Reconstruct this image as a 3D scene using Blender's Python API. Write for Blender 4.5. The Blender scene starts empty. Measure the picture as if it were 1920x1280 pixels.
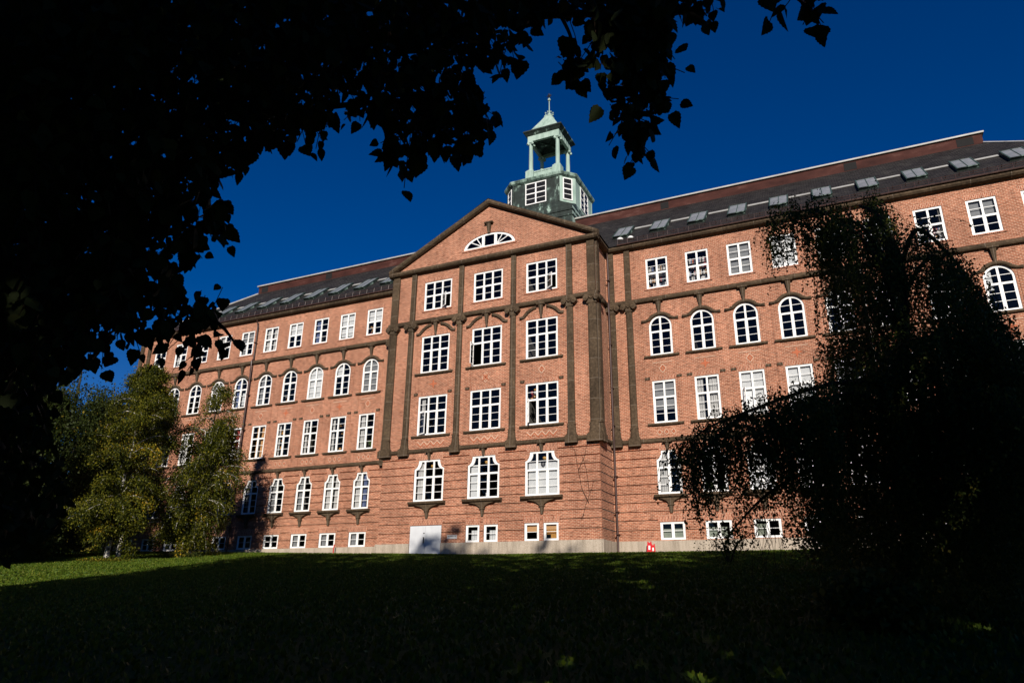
import bpy, math, random
import numpy as np
from mathutils import Vector, Matrix
random.seed(7); rng = np.random.default_rng(7)
SC = bpy.context.scene; COL = SC.collection
PI = math.pi
# ------------------------------------------------------------------ camera
CAMPOS = np.array([20.5714, -42.2485, 0.0])
CR = np.array([0.90675209, 0.42150292, 0.01165884])
CU = np.array([0.13308869, -0.3123225, 0.94060728])
CF = np.array([-0.40011004, 0.85134596, 0.33929635])
FPX = 1342.57
cam = bpy.data.cameras.new("camera"); camo = bpy.data.objects.new("camera", cam); COL.objects.link(camo)
cam.sensor_width = 36; cam.lens = 25.173; cam.clip_start = 0.1; cam.clip_end = 3000
M = Matrix.Identity(4)
for i in range(3):
    M[i][0] = CR[i]; M[i][1] = CU[i]; M[i][2] = -CF[i]; M[i][3] = CAMPOS[i]
camo.matrix_world = M
SC.camera = camo
def ray(px, py):
    return CF + CR * (px - 960) / FPX - CU * (py - 640) / FPX
def at(px, py, d):                       # the point seen at a pixel of the photograph, d metres away (horizontally)
    v = ray(px, py); return CAMPOS + v * (d / math.hypot(v[0], v[1]))
def atr(px, py, d):
    v = ray(px, py); return CAMPOS + v * (d / np.linalg.norm(v))
# ------------------------------------------------------------------ sun, sky, exposure
SUN_EL, SUN_AZ = math.radians(24.0), math.radians(22.3)      # the sun stands behind the camera, a little to the right
SDIR = Vector((math.sin(SUN_AZ) * math.cos(SUN_EL), -math.cos(SUN_AZ) * math.cos(SUN_EL), math.sin(SUN_EL)))
w = bpy.data.worlds.new("World"); SC.world = w; w.use_nodes = True
nt = w.node_tree; bg = nt.nodes["Background"]
sky = nt.nodes.new("ShaderNodeTexSky"); sky.sky_type = 'NISHITA'; sky.sun_disc = False
sky.sun_elevation = SUN_EL
sky.sun_rotation = math.atan2(SDIR.x, SDIR.y)
sky.altitude = 1300; sky.air_density = 1.0; sky.dust_density = 0.25; sky.ozone_density = 4.0
hs = nt.nodes.new("ShaderNodeHueSaturation"); hs.inputs['Hue'].default_value = .516; hs.inputs['Saturation'].default_value = 1.35; hs.inputs['Value'].default_value = 1.2
nt.links.new(sky.outputs[0], hs.inputs['Color']); nt.links.new(hs.outputs[0], bg.inputs[0])
bg.inputs[1].default_value = 0.05
sun = bpy.data.lights.new("sun", 'SUN'); sun.energy = 5.0; sun.angle = math.radians(0.5); sun.color = (1.0, 0.93, 0.83)
suno = bpy.data.objects.new("sun", sun); COL.objects.link(suno)
suno.rotation_euler = SDIR.to_track_quat('Z', 'Y').to_euler(); suno.location = (40, -90, 60)
SC.view_settings.view_transform = 'Standard'; SC.view_settings.look = 'None'
SC.view_settings.exposure = 0.2; SC.view_settings.gamma = 1.0
SC.cycles.transparent_max_bounces = 16; SC.cycles.max_bounces = 6
# ------------------------------------------------------------------ helpers: materials
def newmat(name):
    m = bpy.data.materials.new(name); m.use_nodes = True
    return m, m.node_tree.nodes, m.node_tree.links, m.node_tree.nodes["Principled BSDF"]
def N(ns, t, **k):
    n = ns.new(t)
    for a, b in k.items():
        if a.startswith('i_'):
            n.inputs[a[2:].replace('_', ' ')].default_value = b
        else: setattr(n, a, b)
    return n
def ramp(ns, stops, interp='LINEAR'):
    r = ns.new("ShaderNodeValToRGB"); e = r.color_ramp.elements; r.color_ramp.interpolation = interp
    while len(e) < len(stops): e.new(0.5)
    for k, (p, c) in enumerate(stops):
        e[k].position = p; e[k].color = (*c, 1)
    return r
def mixc(ns, ln, fac, a, b, mode='MIX'):
    n = ns.new("ShaderNodeMix"); n.data_type = 'RGBA'; n.blend_type = mode
    for i, v in ((0, fac), (6, a), (7, b)):
        if hasattr(v, 'is_output'): ln.new(v, n.inputs[i])
        elif i == 0: n.inputs[0].default_value = v
        else: n.inputs[i].default_value = (*v, 1)
    return n.outputs[2]
def facade_uv(ns, ln, swap=False):       # (along the wall, up) from object coordinates, whichever way the wall faces
    tc = ns.new("ShaderNodeTexCoord"); g = ns.new("ShaderNodeNewGeometry")
    s = ns.new("ShaderNodeSeparateXYZ"); ln.new(tc.outputs['Object'], s.inputs[0])
    n = ns.new("ShaderNodeSeparateXYZ"); ln.new(g.outputs['True Normal'], n.inputs[0])
    a = N(ns, "ShaderNodeMath", operation='ABSOLUTE'); ln.new(n.outputs[0], a.inputs[0])
    gt = N(ns, "ShaderNodeMath", operation='GREATER_THAN'); ln.new(a.outputs[0], gt.inputs[0]); gt.inputs[1].default_value = 0.7
    mx = ns.new("ShaderNodeMix"); ln.new(gt.outputs[0], mx.inputs[0]); ln.new(s.outputs[0], mx.inputs[2]); ln.new(s.outputs[1], mx.inputs[3])
    c = ns.new("ShaderNodeCombineXYZ")
    if swap: ln.new(s.outputs[2], c.inputs[0]); ln.new(mx.outputs[0], c.inputs[1])
    else: ln.new(mx.outputs[0], c.inputs[0]); ln.new(s.outputs[2], c.inputs[1])
    return c.outputs[0], tc.outputs['Object']
def noise(ns, ln, vec, scale, detail=3, rough=.55):
    n = ns.new("ShaderNodeTexNoise"); n.inputs['Scale'].default_value = scale; n.inputs['Detail'].default_value = detail
    n.inputs['Roughness'].default_value = rough
    if vec is not None: ln.new(vec, n.inputs['Vector'])
    return n
def brick_mat(name, c1, c2, mortar, swap=False, bw=.235, rh=.088, stain=1.0):
    m, ns, ln, p = newmat(name); uv, ob = facade_uv(ns, ln, swap)
    b = ns.new("ShaderNodeTexBrick"); ln.new(uv, b.inputs['Vector'])
    b.inputs['Scale'].default_value = 1; b.inputs['Brick Width'].default_value = bw; b.inputs['Row Height'].default_value = rh
    b.inputs['Mortar Size'].default_value = .014; b.inputs['Mortar Smooth'].default_value = .2; b.inputs['Bias'].default_value = 0
    b.inputs['Color1'].default_value = (*c1, 1); b.inputs['Color2'].default_value = (*c2, 1); b.inputs['Mortar'].default_value = (*mortar, 1)
    mp = ns.new("ShaderNodeMapping"); mp.inputs['Scale'].default_value = (3.2, 11, 1); ln.new(uv, mp.inputs[0])
    n1 = noise(ns, ln, mp.outputs[0], 1.0, 2)                       # brick to brick variation
    r1 = ramp(ns, [(.28, (.38, .31, .27)), (.46, (.92, .9, .88)), (.56, (1.05, 1.03, 1.0)), (.74, (1.45, 1.36, 1.28))]); ln.new(n1.outputs[0], r1.inputs[0])
    c = mixc(ns, ln, .8, b.outputs[0], r1.outputs[0], 'MULTIPLY')
    n2 = noise(ns, ln, ob, .35, 5, .6); r2 = ramp(ns, [(.3, (.66, .63, .6)), (.62, (1.12, 1.1, 1.06))]); ln.new(n2.outputs[0], r2.inputs[0])
    c = mixc(ns, ln, .75 * stain, c, r2.outputs[0], 'MULTIPLY')
    mp3 = ns.new("ShaderNodeMapping"); mp3.inputs['Scale'].default_value = (1.6, 1.6, .12); ln.new(ob, mp3.inputs[0])
    n3 = noise(ns, ln, mp3.outputs[0], 1.0, 4, .65); r3 = ramp(ns, [(.35, (.72, .70, .68)), (.55, (1, 1, 1))]); ln.new(n3.outputs[0], r3.inputs[0])
    c = mixc(ns, ln, .5 * stain, c, r3.outputs[0], 'MULTIPLY')     # rain streaks
    ln.new(c, p.inputs['Base Color']); p.inputs['Roughness'].default_value = .9; p.inputs['Specular IOR Level'].default_value = .2
    bp = N(ns, "ShaderNodeBump", i_Strength=.5, i_Distance=.012); bp.invert = True
    ln.new(b.outputs['Fac'], bp.inputs['Height']); ln.new(bp.outputs[0], p.inputs['Normal'])
    return m
def rough_mat(name, stops, scale, detail=6, rough=.85, bump=.0, bdist=.02, stretch=(1, 1, 1), spec=.3, metal=0):
    m, ns, ln, p = newmat(name); tc = ns.new("ShaderNodeTexCoord")
    mp = ns.new("ShaderNodeMapping"); mp.inputs['Scale'].default_value = stretch; ln.new(tc.outputs['Object'], mp.inputs[0])
    n = noise(ns, ln, mp.outputs[0], scale, detail, .65); r = ramp(ns, stops); ln.new(n.outputs[0], r.inputs[0])
    ln.new(r.outputs[0], p.inputs['Base Color']); p.inputs['Roughness'].default_value = rough
    p.inputs['Specular IOR Level'].default_value = spec; p.inputs['Metallic'].default_value = metal
    if bump:
        b = N(ns, "ShaderNodeBump", i_Strength=bump, i_Distance=bdist); ln.new(n.outputs[0], b.inputs['Height']); ln.new(b.outputs[0], p.inputs['Normal'])
    return m
def flat_mat(name, c, rough=.6, spec=.4, var=.12):
    d = [tuple(x * (1 - var) for x in c), tuple(min(1, x * (1 + var)) for x in c)]
    return rough_mat(name, [(.3, d[0]), (.7, d[1])], 4, 4, rough, spec=spec)
MT = {}
MT['brick'] = brick_mat('brick', (.40, .145, .083), (.25, .083, .046), (.54, .35, .25))
MT['soldier'] = brick_mat('soldier_brick', (.41, .145, .085), (.29, .093, .055), (.60, .40, .29), swap=True)
MT['bright'] = rough_mat('orange_brick', [(.3, (.36, .085, .035)), (.7, (.48, .15, .07))], 14, 3)
MT['joint'] = rough_mat('pale_joint', [(.3, (.50, .33, .23)), (.7, (.62, .45, .33))], 9, 3)
def stone_mat():
    m, ns, ln, p = newmat('soapstone'); uv, ob = facade_uv(ns, ln)
    n = noise(ns, ln, ob, 7, 8, .7); r = ramp(ns, [(.28, (.036, .025, .015)), (.5, (.082, .056, .034)), (.72, (.14, .097, .06))]); ln.new(n.outputs[0], r.inputs[0])
    n2 = noise(ns, ln, ob, .55, 3, .6); r2 = ramp(ns, [(.35, (.66, .64, .62)), (.65, (1.2, 1.18, 1.15))]); ln.new(n2.outputs[0], r2.inputs[0])
    c = mixc(ns, ln, .9, r.outputs[0], r2.outputs[0], 'MULTIPLY')
    b = ns.new("ShaderNodeTexBrick"); ln.new(uv, b.inputs['Vector']); b.offset = 0.0
    b.inputs['Scale'].default_value = 1; b.inputs['Brick Width'].default_value = 1.93; b.inputs['Row Height'].default_value = 1.27
    b.inputs['Mortar Size'].default_value = .012; b.inputs['Color1'].default_value = (1, 1, 1, 1); b.inputs['Color2'].default_value = (.72, .72, .72, 1)
    c = mixc(ns, ln, .8, c, b.outputs[0], 'MULTIPLY')
    c = mixc(ns, ln, b.outputs['Fac'], c, (.16, .125, .095))
    ln.new(c, p.inputs['Base Color']); p.inputs['Roughness'].default_value = .9; p.inputs['Specular IOR Level'].default_value = .2
    bp = N(ns, "ShaderNodeBump", i_Strength=.35, i_Distance=.02); ln.new(n.outputs[0], bp.inputs['Height']); ln.new(bp.outputs[0], p.inputs['Normal'])
    return m
MT['stone'] = stone_mat()
def plinth_mat():
    m, ns, ln, p = newmat('granite'); uv, ob = facade_uv(ns, ln)
    n = noise(ns, ln, ob, 22, 6, .75); r = ramp(ns, [(.3, (.27, .22, .17)), (.5, (.40, .335, .265)), (.7, (.52, .45, .37))]); ln.new(n.outputs[0], r.inputs[0])
    mp = ns.new("ShaderNodeMapping"); mp.inputs['Scale'].default_value = (3, 3, .3); ln.new(ob, mp.inputs[0])
    n2 = noise(ns, ln, mp.outputs[0], 1, 5, .7); r2 = ramp(ns, [(.33, (.62, .60, .57)), (.55, (1.05, 1.04, 1.03))]); ln.new(n2.outputs[0], r2.inputs[0])
    c = mixc(ns, ln, .8, r.outputs[0], r2.outputs[0], 'MULTIPLY')
    b = ns.new("ShaderNodeTexBrick"); ln.new(uv, b.inputs['Vector']); b.offset = 0.0
    b.inputs['Scale'].default_value = 1; b.inputs['Brick Width'].default_value = 1.45; b.inputs['Row Height'].default_value = 6
    b.inputs['Mortar Size'].default_value = .012
    c = mixc(ns, ln, b.outputs['Fac'], c, (.36, .29, .22))
    ln.new(c, p.inputs['Base Color']); p.inputs['Roughness'].default_value = .85; p.inputs['Specular IOR Level'].default_value = .25
    return m
MT['granite'] = plinth_mat()
MT['white'] = rough_mat('white_paint', [(.25, (.70, .69, .66)), (.5, (.80, .79, .77))], 3, 6, .45)
MT['doorpaint'] = rough_mat('door_paint', [(.25, (.50, .51, .53)), (.6, (.60, .61, .63))], 2.5, 6, .5, stretch=(1, 1, .4))
def slate_mat():
    m, ns, ln, p = newmat('slate'); tc = ns.new("ShaderNodeTexCoord"); s = ns.new("ShaderNodeSeparateXYZ"); ln.new(tc.outputs['Object'], s.inputs[0])
    k = N(ns, "ShaderNodeMath", operation='MULTIPLY'); ln.new(s.outputs[2], k.inputs[0]); k.inputs[1].default_value = 1.5
    c = ns.new("ShaderNodeCombineXYZ"); ln.new(s.outputs[0], c.inputs[0]); ln.new(k.outputs[0], c.inputs[1])
    b = ns.new("ShaderNodeTexBrick"); ln.new(c.outputs[0], b.inputs['Vector']); b.inputs['Scale'].default_value = 1
    b.inputs['Brick Width'].default_value = .32; b.inputs['Row Height'].default_value = .2; b.inputs['Mortar Size'].default_value = .018; b.inputs['Mortar Smooth'].default_value = .6
    b.inputs['Color1'].default_value = (.034, .030, .029, 1); b.inputs['Color2'].default_value = (.019, .0175, .017, 1); b.inputs['Mortar'].default_value = (.008, .007, .007, 1)
    n = noise(ns, ln, tc.outputs['Object'], .8, 8, .75); r = ramp(ns, [(.35, (.6, .58, .58)), (.55, (1, 1, 1)), (.75, (1.9, 1.95, 1.75))]); ln.new(n.outputs[0], r.inputs[0])
    o = mixc(ns, ln, .9, b.outputs[0], r.outputs[0], 'MULTIPLY'); ln.new(o, p.inputs['Base Color'])
    rr = ramp(ns, [(.3, (.55, .55, .55)), (.7, (.8, .8, .8))]); ln.new(n.outputs[0], rr.inputs[0]); ln.new(rr.outputs[0], p.inputs['Roughness'])
    p.inputs['Specular IOR Level'].default_value = .15
    bp = N(ns, "ShaderNodeBump", i_Strength=.8, i_Distance=.02); bp.invert = True; ln.new(b.outputs['Fac'], bp.inputs['Height']); ln.new(bp.outputs[0], p.inputs['Normal'])
    return m
MT['slate'] = slate_mat()
def copper_green():
    m, ns, ln, p = newmat('green_copper'); uv, ob = facade_uv(ns, ln)
    mp = ns.new("ShaderNodeMapping"); mp.inputs['Scale'].default_value = (1.6, 1.6, .35); ln.new(ob, mp.inputs[0])
    n = noise(ns, ln, mp.outputs[0], 1.1, 8, .7)
    r = ramp(ns, [(.36, (.035, .052, .044)), (.47, (.14, .21, .17)), (.56, (.27, .37, .31)), (.75, (.36, .46, .40))]); ln.new(n.outputs[0], r.inputs[0])
    b = ns.new("ShaderNodeTexBrick"); ln.new(uv, b.inputs['Vector']); b.offset = 0; b.inputs['Scale'].default_value = 1
    b.inputs['Brick Width'].default_value = .55; b.inputs['Row Height'].default_value = 9; b.inputs['Mortar Size'].default_value = .012
    c = mixc(ns, ln, b.outputs['Fac'], r.outputs[0], (.05, .08, .065))
    ln.new(c, p.inputs['Base Color']); p.inputs['Roughness'].default_value = .7; p.inputs['Specular IOR Level'].default_value = .3
    return m
MT['green'] = copper_green()
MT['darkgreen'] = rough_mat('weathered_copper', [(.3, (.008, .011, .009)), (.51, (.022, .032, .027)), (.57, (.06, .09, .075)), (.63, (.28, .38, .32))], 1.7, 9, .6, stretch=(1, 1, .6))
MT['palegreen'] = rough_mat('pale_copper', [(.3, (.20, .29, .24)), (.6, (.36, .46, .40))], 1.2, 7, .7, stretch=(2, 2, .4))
MT['browncopper'] = rough_mat('brown_copper', [(.3, (.030, .010, .008)), (.58, (.062, .021, .016)), (.68, (.10, .045, .036)), (.77, (.24, .15, .125))], 1.0, 8, .8, stretch=(.6, 1, 1.3), spec=.15)
MT['skyframe'] = flat_mat('skylight_frame', (.035, .06, .05), .5)
MT['zinc'] = rough_mat('zinc', [(.3, (.30, .29, .27)), (.7, (.44, .43, .40))], 2, 4, .5)
MT['dark'] = flat_mat('dark_opening', (.008, .007, .007), .9)
MT['pipe'] = rough_mat('pipe_copper', [(.3, (.03, .014, .011)), (.7, (.075, .038, .03))], 3, 5, .4, stretch=(1, 1, .3), spec=.5)
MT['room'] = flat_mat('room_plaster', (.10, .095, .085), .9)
MT['blind'] = rough_mat('blind', [(.3, (.54, .56, .58)), (.7, (.64, .66, .67))], 3, 3, .8)
MT['greyblind'] = rough_mat('grey_blind', [(.3, (.20, .21, .22)), (.7, (.26, .27, .28))], 3, 3, .8)
MT['drape'] = rough_mat('drape', [(.3, (.42, .42, .42)), (.7, (.60, .60, .59))], 5, 3, .9, stretch=(2, 2, .2))
MT['ochre'] = rough_mat('ochre_cloth', [(.3, (.42, .20, .035)), (.7, (.55, .30, .08))], 6, 4, .9)
MT['tan'] = rough_mat('tan_blind', [(.3, (.50, .28, .12)), (.7, (.58, .35, .17))], 12, 3, .9, stretch=(.3, 1, 3))
MT['redcurtain'] = rough_mat('red_curtain', [(.3, (.22, .03, .025)), (.7, (.34, .06, .045))], 5, 3, .9)
MT['bluecurtain'] = rough_mat('blue_curtain', [(.3, (.06, .09, .2)), (.7, (.16, .2, .34))], 5, 3, .9)
MT['sage'] = rough_mat('sage_board', [(.3, (.22, .25, .2)), (.7, (.28, .31, .25))], 3, 3, .8)
for i, c in enumerate([(.55, .53, .5), (.12, .16, .32), (.34, .05, .05), (.6, .6, .62), (.05, .06, .08), (.45, .25, .1)]):
    MT['book%d' % i] = flat_mat('book_spine', c)
def glass_mat(name, tint=(1, 1, 1)):
    m, ns, ln, p = newmat(name); ns.remove(p); out = ns['Material Output']
    t = ns.new("ShaderNodeBsdfTransparent"); t.inputs[0].default_value = (*[.86 * x for x in tint], 1)
    g = ns.new("ShaderNodeBsdfGlossy"); g.inputs['Roughness'].default_value = .02; g.inputs[0].default_value = (.75, .72, .7, 1)
    tc = ns.new("ShaderNodeTexCoord"); n = noise(ns, ln, tc.outputs['Object'], .9, 2); n.noise_dimensions = '3D'
    b = N(ns, "ShaderNodeBump", i_Strength=.25, i_Distance=.03); ln.new(n.outputs[0], b.inputs['Height']); ln.new(b.outputs[0], g.inputs['Normal'])
    f = ns.new("ShaderNodeFresnel"); f.inputs[0].default_value = 1.46
    x = ns.new("ShaderNodeMixShader"); ln.new(f.outputs[0], x.inputs[0]); ln.new(t.outputs[0], x.inputs[1]); ln.new(g.outputs[0], x.inputs[2]); ln.new(x.outputs[0], out.inputs[0])
    return m
MT['glass'] = glass_mat('window_glass')
m, ns, ln, p = newmat('roof_glass'); p.inputs['Roughness'].default_value = .2; p.inputs['Specular IOR Level'].default_value = .8
tc = ns.new("ShaderNodeTexCoord"); n_ = noise(ns, ln, tc.outputs['Object'], 1.3, 3); r_ = ramp(ns, [(.3, (.17, .175, .175)), (.7, (.30, .305, .305))]); ln.new(n_.outputs[0], r_.inputs[0]); ln.new(r_.outputs[0], p.inputs['Base Color'])  # grey base colour stands in for sky reflected in the skylight panes
MT['roofglass'] = m
MT['red'] = rough_mat('red_plastic', [(.3, (.45, .008, .012)), (.7, (.62, .014, .018))], 5, 4, .35, spec=.5)
MT['orangelamp'] = rough_mat('amber_glass', [(.3, (.50, .27, .06)), (.7, (.66, .40, .12))], 9, 3, .3)
MT['black'] = flat_mat('black_ink', (.012, .012, .014), .6)
MT['lightgrey'] = rough_mat('sign_plate', [(.3, (.40, .39, .40)), (.7, (.5, .49, .49))], 8, 3, .5)
def bark_mat(name, a, b, sc, stretch):
    return rough_mat(name, [(.35, a), (.6, b)], sc, 8, .95, bump=.6, bdist=.03, stretch=stretch, spec=.1)
MT['bark'] = bark_mat('grey_bark', (.02, .016, .012), (.055, .045, .035), 6, (3, 3, .5))
MT['birchbark'] = bark_mat('birch_bark', (.05, .045, .04), (.62, .58, .52), 3.5, (.6, .6, 3.0))
MT['twig'] = flat_mat('twig', (.03, .018, .012), .9, .1)
def leaf_mat(name, stops, trans=.35, rough=.55):
    m, ns, ln, p = newmat(name); out = ns['Material Output']
    a = ns.new("ShaderNodeAttribute"); a.attribute_name = 'tint'; r = ramp(ns, stops); ln.new(a.outputs['Fac'], r.inputs[0])
    ln.new(r.outputs[0], p.inputs['Base Color']); p.inputs['Roughness'].default_value = rough; p.inputs['Specular IOR Level'].default_value = .12
    t = ns.new("ShaderNodeBsdfTranslucent"); ln.new(r.outputs[0], t.inputs[0])
    x = ns.new("ShaderNodeMixShader"); x.inputs[0].default_value = trans
    ln.new(p.outputs[0], x.inputs[1]); ln.new(t.outputs[0], x.inputs[2]); ln.new(x.outputs[0], out.inputs[0])
    return m
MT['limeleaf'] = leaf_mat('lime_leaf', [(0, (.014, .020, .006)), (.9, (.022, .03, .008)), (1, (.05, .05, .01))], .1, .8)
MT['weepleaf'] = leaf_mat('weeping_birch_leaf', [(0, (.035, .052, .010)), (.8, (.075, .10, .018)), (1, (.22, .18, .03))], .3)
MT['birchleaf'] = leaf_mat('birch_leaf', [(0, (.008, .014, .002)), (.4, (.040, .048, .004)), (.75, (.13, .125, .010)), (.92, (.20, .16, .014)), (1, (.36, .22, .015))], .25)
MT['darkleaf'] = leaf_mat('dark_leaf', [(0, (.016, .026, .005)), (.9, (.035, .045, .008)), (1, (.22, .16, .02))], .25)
MT['litter'] = leaf_mat('fallen_leaf', [(0, (.12, .06, .015)), (.6, (.30, .20, .03)), (1, (.42, .32, .10))], .1)
MT['grassblade'] = leaf_mat('grass_blade', [(0, (.03, .058, .004)), (.7, (.075, .115, .009)), (1, (.12, .13, .016))], .2)
def grass_mat():
    m, ns, ln, p = newmat('lawn'); tc = ns.new("ShaderNodeTexCoord")
    n = noise(ns, ln, tc.outputs['Object'], 9, 10, .75); r = ramp(ns, [(.3, (.010, .026, .002)), (.5, (.028, .058, .005)), (.7, (.065, .10, .009))]); ln.new(n.outputs[0], r.inputs[0])
    n2 = noise(ns, ln, tc.outputs['Object'], .5, 5, .6); r2 = ramp(ns, [(.3, (.7, .75, .7)), (.6, (1.1, 1.05, 1)), (.75, (1.2, 1.12, .9))]); ln.new(n2.outputs[0], r2.inputs[0])
    c = mixc(ns, ln, .8, r.outputs[0], r2.outputs[0], 'MULTIPLY'); ln.new(c, p.inputs['Base Color']); p.inputs['Roughness'].default_value = .9; p.inputs['Specular IOR Level'].default_value = .1
    b = N(ns, "ShaderNodeBump", i_Strength=.9, i_Distance=.06); ln.new(n.outputs[0], b.inputs['Height']); ln.new(b.outputs[0], p.inputs['Normal'])
    return m
MT['lawn'] = grass_mat()
# ------------------------------------------------------------------ helpers: meshes and objects
class MB:
    def __init__(s): s.v = []; s.f = []; s.m = []
    def face(s, pts, mi=0):
        k = len(s.v); s.v += [tuple(p) for p in pts]; s.f.append(tuple(range(k, k + len(pts)))); s.m.append(mi)
    def box(s, x0, x1, y0, y1, z0, z1, mi=0):
        k = len(s.v); s.v += [(x, y, z) for x in (x0, x1) for y in (y0, y1) for z in (z0, z1)]
        for q in ((0, 1, 3, 2), (4, 6, 7, 5), (0, 4, 5, 1), (2, 3, 7, 6), (0, 2, 6, 4), (1, 5, 7, 3)):
            s.f.append(tuple(k + i for i in q)); s.m.append(mi)
    def hexa(s, a, b, mi=0):             # two quads joined
        s.face(a[::-1], mi); s.face(b, mi)
        n = len(a)
        for i in range(n): s.face((a[i], a[(i + 1) % n], b[(i + 1) % n], b[i]), mi)
    def prism_xz(s, poly, y0, y1, mi=0):
        s.hexa([(x, y0, z) for x, z in poly], [(x, y1, z) for x, z in poly], mi)
    def bar(s, p, q, wd, y0, y1, mi=0):  # a straight bar in a plane of the facade
        d = np.array(q, float) - np.array(p, float); d /= np.hypot(*d); n = np.array((-d[1], d[0])) * wd / 2
        s.prism_xz([tuple(np.array(p) - n), tuple(np.array(q) - n), tuple(np.array(q) + n), tuple(np.array(p) + n)], y0, y1, mi)
    def mould_x(s, x0, x1, prof, mi=0):  # profile of (y, z) run along x
        s.hexa([(x0, y, z) for y, z in prof], [(x1, y, z) for y, z in prof], mi)
    def mould_y(s, y0, y1, prof, mi=0):  # profile of (x, z) run along y
        s.hexa([(x, y0, z) for x, z in prof], [(x, y1, z) for x, z in prof], mi)
    def tube(s, pts, rad, n=8, mi=0, cap=True):
        pts = [Vector(p) for p in pts]; rings = []
        for i, p in enumerate(pts):
            d = (pts[min(i + 1, len(pts) - 1)] - pts[max(i - 1, 0)]).normalized()
            a = d.orthogonal().normalized() if abs(d.z) > .99 else d.cross(Vector((0, 0, 1))).normalized()
            b = d.cross(a); r = rad[i] if hasattr(rad, '__len__') else rad
            k = len(s.v); s.v += [tuple(p + (a * math.cos(t) + b * math.sin(t)) * r) for t in [2 * PI * j / n for j in range(n)]]; rings.append(k)
        for i in range(len(rings) - 1):
            for j in range(n):
                s.f.append((rings[i] + j, rings[i] + (j + 1) % n, rings[i + 1] + (j + 1) % n, rings[i + 1] + j)); s.m.append(mi)
        if cap:
            s.f.append(tuple(rings[0] + j for j in range(n))[::-1]); s.m.append(mi)
            s.f.append(tuple(rings[-1] + j for j in range(n))); s.m.append(mi)
    def lathe(s, c, prof, n=16, mi=0):   # profile of (r, z)
        s.tube([(c[0], c[1], c[2] + z) for r, z in prof], [max(r, .001) for r, z in prof], n, mi)
    def ngon_loft(s, loops, mi=0, cap=True):
        for a, b in zip(loops, loops[1:]):
            n = len(a)
            for i in range(n): s.face((a[i], a[(i + 1) % n], b[(i + 1) % n], b[i]), mi)
        if cap: s.face(loops[0][::-1], mi); s.face(loops[-1], mi)
    def mesh(s, name, mats, smooth=False):
        me = bpy.data.meshes.new(name); me.from_pydata(s.v, [], s.f)
        for k in mats: me.materials.append(MT[k])
        me.polygons.foreach_set('material_index', s.m)
        if smooth: me.polygons.foreach_set('use_smooth', [True] * len(s.f))
        me.update(); return me
def link(name, me, parent=None, loc=(0, 0, 0), rot=None):
    o = bpy.data.objects.new(name, me); COL.objects.link(o); o.location = loc
    if rot: o.rotation_euler = rot
    if parent is not None: o.parent = parent
    return o
def tag(o, label=None, cat=None, group=None, kind=None):
    for k, v in (('label', label), ('category', cat), ('group', group), ('kind', kind)):
        if v: o[k] = v
    return o
def root(name, loc, label, cat, group=None):
    return tag(link(name, None, None, loc), label, cat, group)
def gz(x, y):                            # height of the lawn
    zb = 2.5 - .022 * np.clip(np.minimum(0, x), -60, 0) + 0 * x
    s = np.where(y < -2.4, .105 * (np.maximum(y, -75) + 2.4), 0)
    return zb + s - .0 + .05 * np.sin(x * .31 + 1.3) * np.sin(y * .27) * np.clip((-2 - y) / 8, 0, 1)
# ------------------------------------------------------------------ lawn
xs = np.concatenate([np.linspace(-900, -70, 8), np.linspace(-60, 60, 121), np.linspace(70, 900, 8)])
ys = np.concatenate([np.linspace(-900, -90, 7), np.linspace(-80, 20, 101), np.linspace(30, 900, 8)])
X, Y = np.meshgrid(xs, ys); Zg = gz(X, Y)
V = np.stack([X, Y, Zg], -1).reshape(-1, 3); nx = len(xs)
F = [(j * nx + i, j * nx + i + 1, (j + 1) * nx + i + 1, (j + 1) * nx + i) for j in range(len(ys) - 1) for i in range(nx - 1)]
me = bpy.data.meshes.new('lawn'); me.from_pydata(V.tolist(), [], F); me.materials.append(MT['lawn']); me.polygons.foreach_set('use_smooth', [True] * len(F))
tag(link('lawn', me), 'mown grass lawn sloping up to the brick building', 'lawn', kind='structure')
# ------------------------------------------------------------------ the building
D = 2.4435; XR0 = 8.4657; P = 2.6; WW = 1.445; RW = 2.226; Q = 3.958; XE = 37.2; YB = 17.8; CB = 7.62
B = root('brick_building', (0, 0, 2.4), 'long red brick building with white windows, stone pilasters, pediment and green copper tower', 'building')
BO = (0, 0, -2.4)
def part(name, mb, mats, smooth=False, parent=None):
    if parent is None: return link(name, mb.mesh(name, mats, smooth), B, BO)
    o = link(name, mb.mesh(name, mats, smooth), parent)
    o.location = tuple(-np.array(parent.location) - np.array((0, 0, 2.4)))
    return o
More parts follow.
